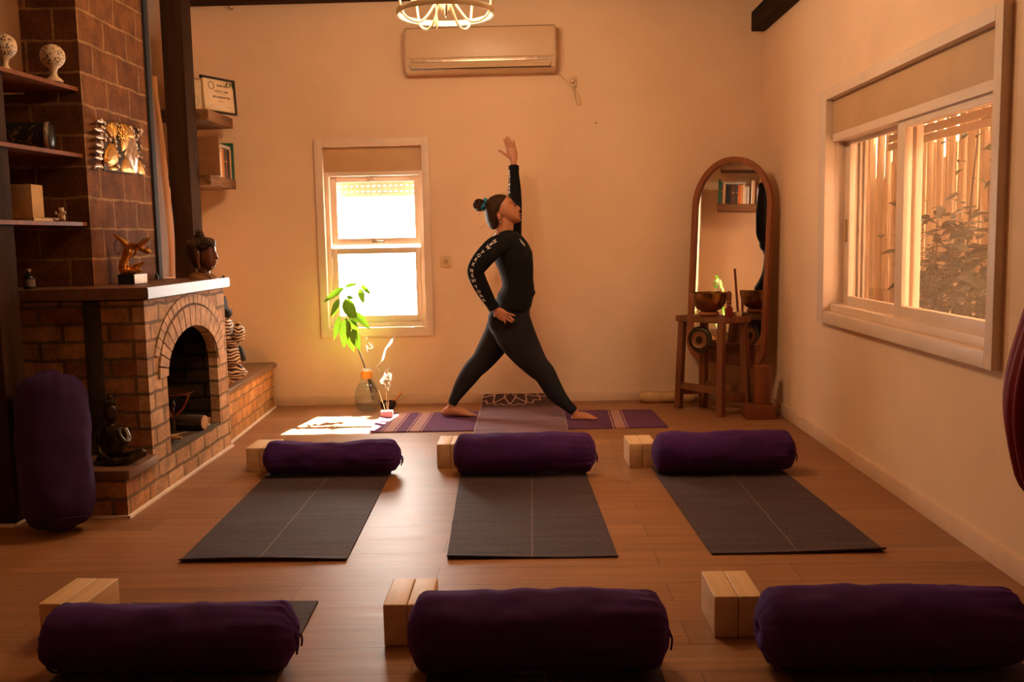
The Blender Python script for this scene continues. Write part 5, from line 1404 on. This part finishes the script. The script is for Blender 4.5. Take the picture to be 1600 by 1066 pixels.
def legbox(b, p0, p1, h):
    d = (p1-p0).normalized(); xa = (c1-c0).normalized(); xa = (xa-d*xa.dot(d)).normalized(); ya = d.cross(xa)
    rr = [[p + xa*sx*h + ya*sy*h for sx, sy in ((-1, -1), (1, -1), (1, 1), (-1, 1))] for p in (p0, p1)]
    b.rings(rr)
tops = []
for q, fpt in zip((c0, c1, c2, c3), F):
    tp = ctr + (q-ctr)*0.80; tp.z = ZT_-0.041; tops.append(tp)
F = [ctr + (q-ctr)*1.02 for q in (c0, c1, c2, c3)]
F[0] = at(1060, 638, 6.36); F[1] = at(1126, 651, 6.02); F[2] = at(1168, 644, 6.10); F[3] = at(1099, 634, 6.375)
legs = []
for tp, fp in zip(tops, F):
    b = MB(); legbox(b, Vector((fp.x, fp.y, 0.0005)), tp, 0.021); obj('leg', b, M['stoolwood'], t, smooth=False); legs.append((Vector((fp.x, fp.y, 0)), tp))
def on_leg(i, z): a, c = legs[i]; return a.lerp(c, z/(c.z-a.z))
for i, j, z in ((0, 1, 0.165), (1, 2, 0.12), (2, 3, 0.165), (3, 0, 0.12)):
    p0, p1 = on_leg(i, z), on_leg(j, z); b = MB(); d = (p1-p0).normalized(); xa = Vector((0, 0, 1)); ya = d.cross(xa)
    b.rings([[p + xa*sx*0.022 + ya*sy*0.010 for sx, sy in ((-1, -1), (1, -1), (1, 1), (-1, 1))] for p in (p0, p1)]); obj('stretcher', b, M['stoolwood'], t, smooth=False)
SC = ctr.copy()
bc = (c0*0.52+c1*0.0+ctr*0.48); bc = at(1108, 490, 6.17); bc.z = ZT_
o = thing('ring_cushion', 'orange-brown ring cushion under the brass bowl', 'cushion', bc)
b = MB(); prof = [(0.045+0.022*cos(a), 0.0155+0.015*sin(a)) for a in [2*pi*k/16 for k in range(17)]]; b.lathe(prof, (bc.x, bc.y, ZT_+0.0008), 32, cap=False)
obj('ring', b, simple('terracotta_cloth', (0.40, 0.13, 0.045), 0.8, var=0.15), o)
t = thing('singing_bowl', 'large brass singing bowl on the stool', 'bowl', (bc.x, bc.y, ZT_+0.025))
z0 = ZT_+0.0262
b = MB(); op = [(0.002, 0.0), (0.045, 0.004), (0.080, 0.022), (0.105, 0.055), (0.117, 0.095), (0.121, 0.122), (0.122, 0.128)]
b.lathe(op+[(r-0.006, z) for r, z in reversed(op[1:])]+[(0.002, 0.006)], (bc.x, bc.y, z0), 48); obj('bowl_body', b, M['brass'], t)
q = at(1139, 490, 6.055); q.z = ZT_+0.0006
t = thing('bell_handle', 'red-based turned wooden bell standing on the stool front corner', 'bell', q)
obj('red_base', MB().lathe([(0.002, 0), (0.024, 0.0005), (0.025, 0.004), (0.0245, 0.058), (0.020, 0.062), (0.002, 0.0625)], q, 20), M['redpaint'], t)
obj('turned_handle', MB().lathe([(0.012, 0.062), (0.019, 0.070), (0.013, 0.080), (0.018, 0.092), (0.013, 0.104), (0.017, 0.116), (0.017, 0.150), (0.010, 0.164), (0.002, 0.167)], q, 20), M['redwood'], t)
q = at(1153, 489, 6.10); q.z = ZT_+0.0006
t = thing('tall_stick_holder', 'tall thin dark stick standing in a small tan block on the stool', 'stick holder', q)
obj('block_base', MB().box(q.x-0.022, q.x+0.022, q.y-0.018, q.y+0.018, q.z, q.z+0.028, 0.003), M['blockwood'], t)
tp = at(1148, 420, 6.10); obj('stick', MB().tube([q+Vector((0, 0, 0.027)), tp], 0.0075, 8), M['redwood'], t)
q = at(1160, 488, 6.13); q.z = ZT_+0.0006
t = thing('mallet', 'short wooden mallet standing on a dark foot on the stool', 'mallet', q)
obj('dark_foot', MB().lathe([(0.002, 0), (0.019, 0.0005), (0.019, 0.012), (0.008, 0.016), (0.002, 0.0165)], q, 16), M['black'], t)
obj('shaft', MB().lathe([(0.007, 0.016), (0.008, 0.05), (0.010, 0.12), (0.008, 0.155), (0.003, 0.163)], q, 14), M['stoolwood'], t)
# gong hanging under the seat
g = at(1093, 531, 6.20)
t = thing('gong', 'small round brass gong hanging under the stool seat', 'gong', g)
grot = Euler((radians(90), 0, radians(-38))).to_matrix()
GR = 0.088
b = MB(); prof = [(0.002, 0.012), (0.020, 0.011), (0.026, 0.004), (0.050, 0.003), (0.054, 0.006), (GR-0.012, 0.004), (GR-0.004, 0.0), (GR, -0.008), (GR-0.004, -0.020), (GR-0.008, -0.020), (GR-0.006, -0.006), (0.002, -0.002)]
b.lathe(prof, g, 40, grot); 
def gongmat():
    t = NT('patinated_gong').set(0.4, 0.8)
    p = t.new('ShaderNodeVectorMath', operation='DISTANCE'); t.link(t.coord(), p.inputs[0]); p.inputs[1].default_value = g
    t.base(t.mix(1.0, t.ramp(t.math('MULTIPLY', p.outputs['Value'], 1/GR), [(0.0, (0.05, 0.025, 0.01)), (0.26, (0.06, 0.03, 0.012)), (0.30, (0.36, 0.18, 0.07)), (0.62, (0.30, 0.15, 0.06)), (0.68, (0.06, 0.045, 0.02)), (1.0, (0.10, 0.085, 0.03))]), t.ramp(t.noise(40, 4), [(0.3, (0.6,)*3), (0.7, (1.2,)*3)]), 'MULTIPLY')); return t.m
obj('disc', b, gongmat(), t)
b = MB()
gx_ = grot @ Vector((1, 0, 0))
for s in (-1, 1): b.tube([g+gx_*s*0.035+Vector((0, 0, GR*0.90)), g+gx_*s*0.008+Vector((0, 0, ZT_-0.042-g.z))], 0.0012, 5)
obj('hanging_cord', b, M['black'], t)
# two reddish blocks right of the stool
q = atz(1181, 656, 0)
t = thing('reddish_block', 'reddish wooden block lying flat on the floor under the upright one', 'wood block', (q.x, q.y, 0))
b = MB(); b.box(1.343, 1.530, 5.905, 6.06, 0.0005, 0.085, 0.004); obj('block_body', b, M['redwood'], t)
t = thing('reddish_block', 'reddish wooden block standing upright on the flat one', 'wood block', (q.x, q.y, 0.086))
b = MB(); b.box(1.410, 1.508, 5.955, 6.04, 0.0858, 0.335, 0.004); obj('block_body', b, M['redwood'], t)

# ================================================================ burgundy hammock at the right edge
t = thing('aerial_hammock', 'burgundy silk hammock hanging at the right edge by the wall', 'hammock', (1.50, 2.7, CEIL))
b = MB(); rr = []; nz = 90
for i in range(nz+1):
    z = 0.36 + (CEIL-0.002-0.36)*i/nz
    hwid = 0.035 + 0.085*math.exp(-((z-0.66)/0.30)**2) if z > 0.42 else (0.035+0.085*math.exp(-((0.40-0.66)/0.30)**2))*sqrt(max(0.03, (z-0.358)/0.062))
    hd = 0.04 + 0.10*math.exp(-((z-0.70)/0.36)**2)
    cx = 1.505
    ring = []
    for k in range(96):
        a = 2*pi*k/96; f = 1+0.10*sin(a*17+z*2.0+sin(z*5)*0.8)+0.05*sin(a*7-z*3)
        ring.append(Vector((min(1.598, cx+hwid*cos(a)*f), 2.72+hd*sin(a)*f, z)))
    rr.append(ring)
b.rings(rr); obj('silk_loop', b, M['burgundy'], t, ang=80)
# ================================================================ the person
YP = 6.06
NEAR, FAR = -1, 1
LEANY = 0.10
def P(u, v, d=0.0):
    """photo point -> place on the plane the person stands in, moved d metres away from the camera"""
    q = at(u, v, YP); k = min(1.0, max(0.0, (495-v)/95.0)); return Vector((q.x, q.y + d - LEANY*k, q.z))
PXM = YP/FOC
def limb(b, pts, seg=20, n=5):
    """pts: (u, v, depth offset, half width in photo px, half depth in m); closed tapering limb"""
    pp = smooth_path(pts, n); c = [P(u, v, d) for u, v, d, _, _ in pp]; rr = []; m = len(c)
    for i in range(m):
        t = (c[min(i+1, m-1)]-c[max(i-1, 0)]).normalized()
        s_ = Vector((0, 1, 0)); s_ = (s_-t*s_.dot(t)).normalized(); w = t.cross(s_)
        a, h = pp[i][3]*PXM, pp[i][4]
        rr.append([c[i] + w*(a*cos(2*pi*k/seg)) + s_*(h*sin(2*pi*k/seg)) for k in range(seg)])
    # rounded ends
    def cap(r, cc, t):
        out = []
        for k in (0.92, 0.7, 0.35): out.append([cc + (p-cc)*k + t*((1-k*k)**0.5*min((p-cc).length for p in r)*0.7) for p in r])
        return out
    t0 = (c[0]-c[1]).normalized(); t1 = (c[-1]-c[-2]).normalized()
    b.rings(list(reversed(cap(rr[0], c[0], t0))) + rr + cap(rr[-1], c[-1], t1)); return b
per = thing('person', 'person in black top and leggings lunging sideways with one arm raised', 'person', (0.0, YP, 0.008))

# near leg is the forward one (to the right in the photo), far leg trails to the left
ND, FD = -0.075, 0.085
leg_near = [(797, 500, -0.05, 32, 0.088), (806, 522, -0.07, 31, 0.090), (822, 548, ND, 26, 0.082), (838, 569, ND, 20, 0.068), (850, 581, ND, 17.5, 0.060), (858, 595, ND, 16.0, 0.056), (868, 612, ND, 14.5, 0.052), (883, 628, ND, 9.8, 0.040), (897, 640, ND, 7.4, 0.034)]
leg_far = [(792, 500, 0.05, 30, 0.085), (780, 524, 0.07, 25, 0.086), (765, 549, FD, 21.5, 0.078), (752, 567, FD, 18, 0.066), (740, 579, FD, 16.5, 0.058), (731, 591, FD, 15.6, 0.055), (720, 607, FD, 13.0, 0.048), (710, 624, FD, 9.0, 0.038), (704.5, 636, FD, 7.6, 0.034)]
pelvis = [(805, 470, 0, 25, 0.125), (800, 482, 0, 30, 0.140), (796, 496, 0, 33, 0.155), (796, 508, 0, 32, 0.155), (798, 516, 0, 28, 0.13)]
def thin(L, k): return [(u, v, d, w*k, h*k) for u, v, d, w, h in L]
torso = [(791, 369, 0, 14, 0.085), (793, 373, 0, 21, 0.150), (797, 385, 0, 27, 0.165), (802, 400, 0, 29.5, 0.150), (806, 415, 0, 27.5, 0.138), (808.5, 432, 0, 25, 0.125), (809, 448, 0, 24, 0.122), (806, 460, 0, 25.5, 0.128), (803, 474, 0, 27, 0.134)]
arm_near = [(789, 378, -0.125, 14, 0.052), (776, 385, -0.165, 15.5, 0.050), (765, 396, -0.185, 15.5, 0.048), (754, 409, -0.20, 14.5, 0.045), (747, 421, -0.205, 12.8, 0.043), (751, 435, -0.205, 12.4, 0.042), (758, 450, -0.195, 11.4, 0.040), (766, 465, -0.185, 9.6, 0.035), (772, 475.5, -0.178, 8.0, 0.030)]
arm_far = [(800, 372, 0.13, 15, 0.055), (803, 358, 0.165, 12, 0.052), (804.5, 340, 0.175, 10.5, 0.048), (804.5, 322, 0.18, 10.8, 0.046), (804, 306, 0.18, 10.6, 0.044), (803.5, 290, 0.18, 9.8, 0.040), (802.5, 272, 0.18, 8.4, 0.034), (802.5, 259, 0.18, 7.4, 0.030)]

b = MB()
limb(b, thin(leg_near, 0.86) + [(898, 643, ND, 6.8, 0.029), (902, 650, ND, 7.2, 0.030)])
limb(b, thin(leg_far, 0.86) + [(702, 643, FD, 6.2, 0.027), (701, 648, FD, 6.8, 0.028)])
limb(b, thin(pelvis, 0.9)); limb(b, thin(torso, 0.90))
limb(b, thin(arm_near, 0.82) + [(776, 480, -0.180, 5.2, 0.018), (779.5, 484, -0.186, 6.4, 0.015)])
limb(b, thin(arm_far, 0.82) + [(802, 254, 0.18, 4.8, 0.022), (801.5, 249, 0.18, 6.2, 0.019)])
# neck and head
limb(b, [(786, 372, 0, 14, 0.060), (789, 362, 0, 12.6, 0.052), (791, 352, 0, 12.0, 0.050), (790, 342, 0, 12, 0.050)])
HC = (788, 328)
face = [(792, 306.5), (797, 309.5), (801, 313.5), (804.3, 318.3), (806.5, 321.5), (808.6, 326), (810.5, 331), (812, 335), (812.5, 338), (813, 341.5), (814.3, 344), (812.5, 347.3), (808.5, 349.3), (802, 349.5), (794, 348), (786, 343), (776, 341), (766, 336), (764, 322), (770, 311), (781, 305.5)]
b.blob([P(u, v) for u, v in face], (0, 1, 0), 0.070, P(789, 328), n=8, pw=0.85)
b.blob([P(u, v) for u, v in ((804.2, 319.5), (808, 321.8), (811.5, 324.0), (814.2, 326.6), (814.0, 328.6), (811.8, 331.2), (808, 330.5), (805, 326))], (0, 1, 0), 0.013, n=4)
for s in (-1, 1): b.ell(P(810.5, 329.6, s*0.010), (0.007, 0.007, 0.006), None, 10, 6)
b.blob([P(u, v) for u, v in ((807, 333.5), (812.2, 333.2), (814.2, 334.8), (813.4, 336.4), (808, 336.5))], (0, 1, 0), 0.021, n=4)
b.blob([P(u, v) for u, v in ((807, 337.0), (812.8, 337.0), (814.0, 338.8), (812.8, 340.5), (808, 340.5))], (0, 1, 0), 0.018, n=4)
b.ell(P(810.5, 344.0), (0.017, 0.022, 0.014)); b.blob([P(u, v) for u, v in ((801, 315.5), (804.6, 317.8), (806, 320.5), (803, 321))], (0, 1, 0), 0.050, n=5)
for s in (-1, 1):
    b.ell(P(800, 333, s*0.040), (0.026, 0.020, 0.024))
    # ears
    b.blob([P(u, v, s*0.083) for u, v in ((777.5, 336), (780, 333.8), (783.5, 334.2), (785.2, 337), (784.2, 341), (783, 345.6), (780.8, 346), (778.5, 341))], (0, 1, 0), 0.008, n=3)
# feet
def foot(hu, hv, d, toe_u, toe_v):
    def c_(du, hw, hd, dd=0.0): return (hu+du, hv-hw, d+dd, hw, hd)
    limb(b, [c_(1.5, 5.0, 0.025), c_(5, 7.0, 0.029), c_(11, 8.6, 0.031), c_(19, 8.4, 0.032), c_(28, 6.6, 0.035, -0.002), c_(37, 4.4, 0.040, -0.004), c_(44, 3.0, 0.040, -0.005), (toe_u-7, toe_v-2.3, d-0.005, 2.3, 0.037)], n=4)
    for q in range(5):
        yy = d-0.034+q*0.0165 if True else 0; L = (9.5, 8.5, 7.6, 6.4, 5.0)[q] if d < 0 else (9.5, 8.5, 7.6, 6.4, 5.0)[q]
        r = (0.0115, 0.0085, 0.008, 0.0078, 0.0075)[q]
        p0 = P(toe_u-10, toe_v-2.0, yy); p1 = P(toe_u-9.5+L*0.6, toe_v-2.4, yy); p2 = P(toe_u-9.5+L, toe_v-1.6, yy)
        b.tube([p0, p1, p2], [r, r, r*0.85], 10); b.ell(p2, r*0.9, None, 10, 6)
foot(893, 657.5, ND, 949, 658.5)
foot(690, 654.5, FD, 743, 654.0)
# near hand on the hip: palm, four fingers forward, thumb behind
YH = -0.190
palm = [(777, 481.5, YH, 6.3, 0.014), (782, 485, YH-0.004, 8.0, 0.014), (787, 489, YH-0.006, 8.6, 0.012), (790.5, 491.5, YH-0.004, 7.6, 0.010)]
limb(b, palm, seg=16, n=4)
def finger(pts, r0, r1):
    pp = smooth_path([tuple(P(*q)) for q in pts], 4); m = len(pp)
    b.tube(pp, [r0+(r1-r0)*i/(m-1) for i in range(m)], 10); b.ell(pp[-1], r1, None, 10, 6)
finger([(792.5, 485.8, YH-.004), (797.5, 487.0, YH-.010), (801.5, 488.2, YH-.006), (804.5, 489.4, YH+.002)], 0.0090, 0.0070)
finger([(793.5, 490.0, YH-.004), (798, 492.4, YH-.010), (801, 494.6, YH-.006), (803.6, 496.8, YH+.002)], 0.0092, 0.0070)
finger([(791.5, 493.5, YH-.003), (795, 496.0, YH-.008), (798, 498.0, YH-.005), (800.6, 499.6, YH+.002)], 0.0090, 0.0068)
finger([(787.5, 494.5, YH-.002), (789.0, 497.2, YH-.006), (790.2, 499.4, YH-.003), (791.0, 501.2, YH+.003)], 0.0080, 0.0062)
finger([(777, 484.5, YH+.004), (775.0, 488.0, YH+.010), (774.6, 491.0, YH+.020)], 0.0095, 0.0075)
# raised hand, palm to the camera
YR_ = 0.18
limb(b, [(801.8, 250, YR_, 5.6, 0.017), (801, 244, YR_, 7.8, 0.015), (799.5, 237, YR_, 8.6, 0.013), (798.3, 232, YR_, 8.3, 0.011)], seg=16, n=4)
finger([(792.6, 233, YR_), (790.2, 226, YR_-.003), (788.2, 220, YR_-.004), (787.0, 215.8, YR_-.003)], 0.0090, 0.0068)
finger([(796.4, 231.5, YR_), (794.0, 223, YR_-.004), (792.0, 216.5, YR_-.005), (790.8, 212.3, YR_-.004)], 0.0092, 0.0070)
finger([(800.2, 231.5, YR_), (798.2, 223.5, YR_-.004), (796.2, 217.5, YR_-.005), (794.8, 213.6, YR_-.004)], 0.0090, 0.0068)
finger([(804.3, 233, YR_), (803.8, 226.5, YR_-.003), (802.8, 221.5, YR_-.004), (802.0, 218, YR_-.003)], 0.0080, 0.0062)
finger([(797, 245, YR_-.004), (791.5, 242.0, YR_-.012), (786.0, 238.4, YR_-.014), (781.5, 235.2, YR_-.012), (779.0, 234.0, YR_-.010)], 0.0125, 0.0072)
for v_ in b.bm.verts: v_.co.z = max(v_.co.z, 0.0098)
body = obj('body', b, M['skin'], per, remesh=0.0042, relax=3)

# eyes, brows, lips
for s in (-1, 1):
    e = obj('eye', MB().ell(P(804.2, 323.6, s*0.033), (0.0080, 0.0095, 0.0055), None, 12, 8), M['eyewhite'], body)
    obj('iris', MB().ell(P(805.4, 323.3, s*0.0355), (0.0052, 0.0075, 0.0048), None, 10, 6), M['black'], e)
    bb_ = MB(); bb_.tube(smooth_path([tuple(P(801.6, 321.8, s*0.043)), tuple(P(804.8, 321.2, s*0.036)), tuple(P(807.0, 322.2, s*0.026))], 4), 0.0018, 6); obj('eyelash', bb_, M['black'], e)
    bb_ = MB(); bb_.tube(smooth_path([tuple(P(798.5, 317.6, s*0.058)), tuple(P(802.2, 316.4, s*0.049)), tuple(P(805.6, 318.2, s*0.030))], 4), [0.0016]*3+[0.0026]*4+[0.0018]*2, 6); obj('eyebrow', bb_, M['hair'], body)
bb_ = MB(); bb_.blob([P(u, v) for u, v in ((809.5, 334.0), (813.4, 334.0), (815.0, 335.3), (814.4, 336.6), (810, 336.6))], (0, 1, 0), 0.0185, n=4)
bb_.blob([P(u, v) for u, v in ((809.5, 337.2), (813.6, 337.2), (814.7, 338.8), (813.4, 340.0), (810, 340.0))], (0, 1, 0), 0.0155, n=4)
obj('lips', bb_, simple('lips', (0.36, 0.09, 0.06), 0.45), body)
# hair
b = MB()
hair = [(785, 333), (787, 326), (789, 319), (791.5, 312.5), (794.5, 308.2), (790, 305.6), (783, 304.2), (775, 305.2), (767, 309), (760.5, 316), (757.8, 326), (758.6, 338), (761.5, 349), (766, 356.5), (771.5, 360), (777, 358), (780, 352), (780.5, 345), (777, 340), (778.5, 335)]
b.blob([P(u, v) for u, v in hair], (0, 1, 0), 0.082, P(775, 327), n=8, pw=0.8)
hr = obj('hair', b, M['hair'], per, remesh=0.005, relax=3)
b = MB(); b.ell(P(750.5, 321.5), (0.034, 0.034, 0.034))
for k in range(5):
    a = k*1.25; pts = [P(750.5+7.6*cos(a+q*0.5), 321.5+7.6*sin(a+q*0.5), -0.012+0.012*q-0.01*k) for q in range(5)]
    b.tube(smooth_path([tuple(p) for p in pts], 4), 0.010, 8)
obj('hair_bun', b, M['hair'], hr, remesh=0.0045, relax=2)
b = MB(); axd = (P(762, 324)-P(750, 320)).normalized(); s1 = Vector((0, 1, 0)); s2 = axd.cross(s1); cc_ = P(757.5, 320.5); pts = []
for k in range(41):
    a = 2*pi*k/40; pts.append(cc_ + s1*(0.030*cos(a)) + s2*(0.030*sin(a)) + axd*(0.004*sin(a*6)))
b.tube(pts, [0.0105+0.003*sin(k*2.4) for k in range(41)], 10); obj('scrunchie', b, M['teal'], hr, ang=80)
b = MB()
for k, q in enumerate((((760, 352), (755, 355), (752, 358)), ((779, 358), (771, 366), (766, 374)), ((758, 330), (753, 334), (750, 337)), ((795, 308), (790, 303.8), (784, 302.6)))):
    b.tube(smooth_path([tuple(P(u, v, -0.03)) for u, v in q], 4), 0.0008, 5)
obj('loose_strand', b, M['hair'], hr)
obj('earring', MB().ell(P(783.0, 347.6, -0.092), 0.0045, None, 10, 8), M['white'], body)

# clothes
b = MB(); limb(b, leg_near[:-1]+[(894.5, 637.5, ND, 7.8, 0.036)]); limb(b, leg_far[:-1]+[(705.5, 633, FD, 7.8, 0.036)]); limb(b, pelvis)
# buttocks
b.ell(P(778, 498, -0.075), (0.064, 0.085, 0.078)); b.ell(P(777, 498, 0.075), (0.062, 0.08, 0.076))
lg = obj('leggings', b, M['legging'], per, remesh=0.006, relax=3)
def cuff(c0, c1, d, r):
    b = MB(); b.tube([P(*c0, d), P(*c1, d)], r, 20, side=(0, 1, 0)); return b
b = MB(); limb(b, torso); limb(b, arm_near); limb(b, arm_far)
b.ell(P(788, 380, -0.135), (0.062, 0.055, 0.062)); b.ell(P(800, 378, 0.135), (0.060, 0.055, 0.060))
b.ell(P(820, 398, -0.065), (0.050, 0.062, 0.060)); b.ell(P(820, 398, 0.065), (0.050, 0.062, 0.060))
limb(b, [(812, 440, 0, 22, 0.120), (811, 452, 0, 24, 0.126), (806.5, 463, 0, 27.0, 0.136), (803, 471, 0, 28.0, 0.146)])
b.blob([P(u, v) for u, v in ((822, 446), (833, 446), (837, 457), (833, 464), (826, 470), (815, 470))], (0, 1, 0), 0.08, n=5)
limb(b, [(789.5, 367, 0, 13.8, 0.066), (790, 372, 0, 17, 0.10)], n=3)
sh = obj('shirt', b, M['shirt'], per, remesh=0.006, relax=3)
obj('cuff', cuff((769.5, 471), (774, 478.5), -0.180, 0.036), M['shirt'], sh)
obj('cuff', cuff((802.5, 266), (802.3, 257.5), 0.18, 0.034), M['shirt'], sh)

# printed lettering on the sleeves
dg = bpy.context.evaluated_depsgraph_get(); dg.update()
from mathutils.bvhtree import BVHTree
bv = BVHTree.FromPolygons([v.co for v in sh.data.vertices], [p.vertices for p in sh.data.polygons])
def onto(p):
    h = bv.ray_cast(sh_inv @ (p+Vector((0, -0.6, 0))), Vector((0, 1, 0)))
    return None if h[0] is None else h
sh_inv = Matrix()
def letters(parent, seq, mat, size, name):
    parts = []
    for ch, u, v, du, dv in seq:
        c = P(u, v); h = onto(c)
        if h[0] is None if h is not None else True: continue
        n_ = h[1]; p = h[0] + n_*0.0018
        ey = P(u+du, v+dv)-P(u, v); ey = (ey-n_*ey.dot(n_)).normalized(); ex = ey.cross(n_)
        o = text(name, ch, size, mat, p, ex, ey, None, depth=0.0004, bold=0.0007, sx=0.95); parts.append(o)
    bm = bmesh.new()
    for o in parts: bm.from_mesh(o.data)
    for o in parts:
        me = o.data; bpy.data.objects.remove(o); bpy.data.meshes.remove(me)
    r = MB(); r.bm.free(); r.bm = bm
    return obj(name, r, mat, parent, smooth=False)
spots = [(775.8, 377.2), (770.8, 381.3), (766.0, 386.3), (757.8, 393.2), (752.6, 398.2), (748.2, 404.2), (744.6, 411.2), (742.0, 420.5), (743.2, 428.0), (745.0, 435.5), (748.4, 444.6), (752.2, 452.0), (755.6, 458.4), (759.6, 465.0)]
word = 'NEWYORKNEWYORK'
seq = []
word2 = ['Y' if False else c for c in word]
for k, (u, v) in enumerate(spots):
    u2, v2 = spots[min(k+1, 13)]; u1, v1 = spots[max(k-1, 0)]
    du, dv = (u2-u1), (v2-v1); L = sqrt(du*du+dv*dv); du, dv = du/L, dv/L
    seq.append((word2[k], u, v, -du, -dv))      # letter tops turned across the sleeve
letters(sh, seq, M['lettering'], 0.030, 'sleeve_lettering')
seq = [(c, 795.8, v, -0.3, -1) for c, v in zip('NEWYORK', (300, 294, 288, 282, 276, 271, 266))]
letters(sh, seq, M['lettering'], 0.024, 'sleeve_lettering')
b = MB()
for k in range(4):
    u0, v0 = 812.6+k*2.0, 373.5+k*2.2; h = onto(P(u0, v0)); h2 = onto(P(u0+2.2-k*0.2, v0+5.0)) 
    if h and h[0] and h2 and h2[0]: b.tube([h[0]+h[1]*0.001, h2[0]+h2[1]*0.001], 0.0018, 5)
obj('chest_print', b, M['lettering'], sh)
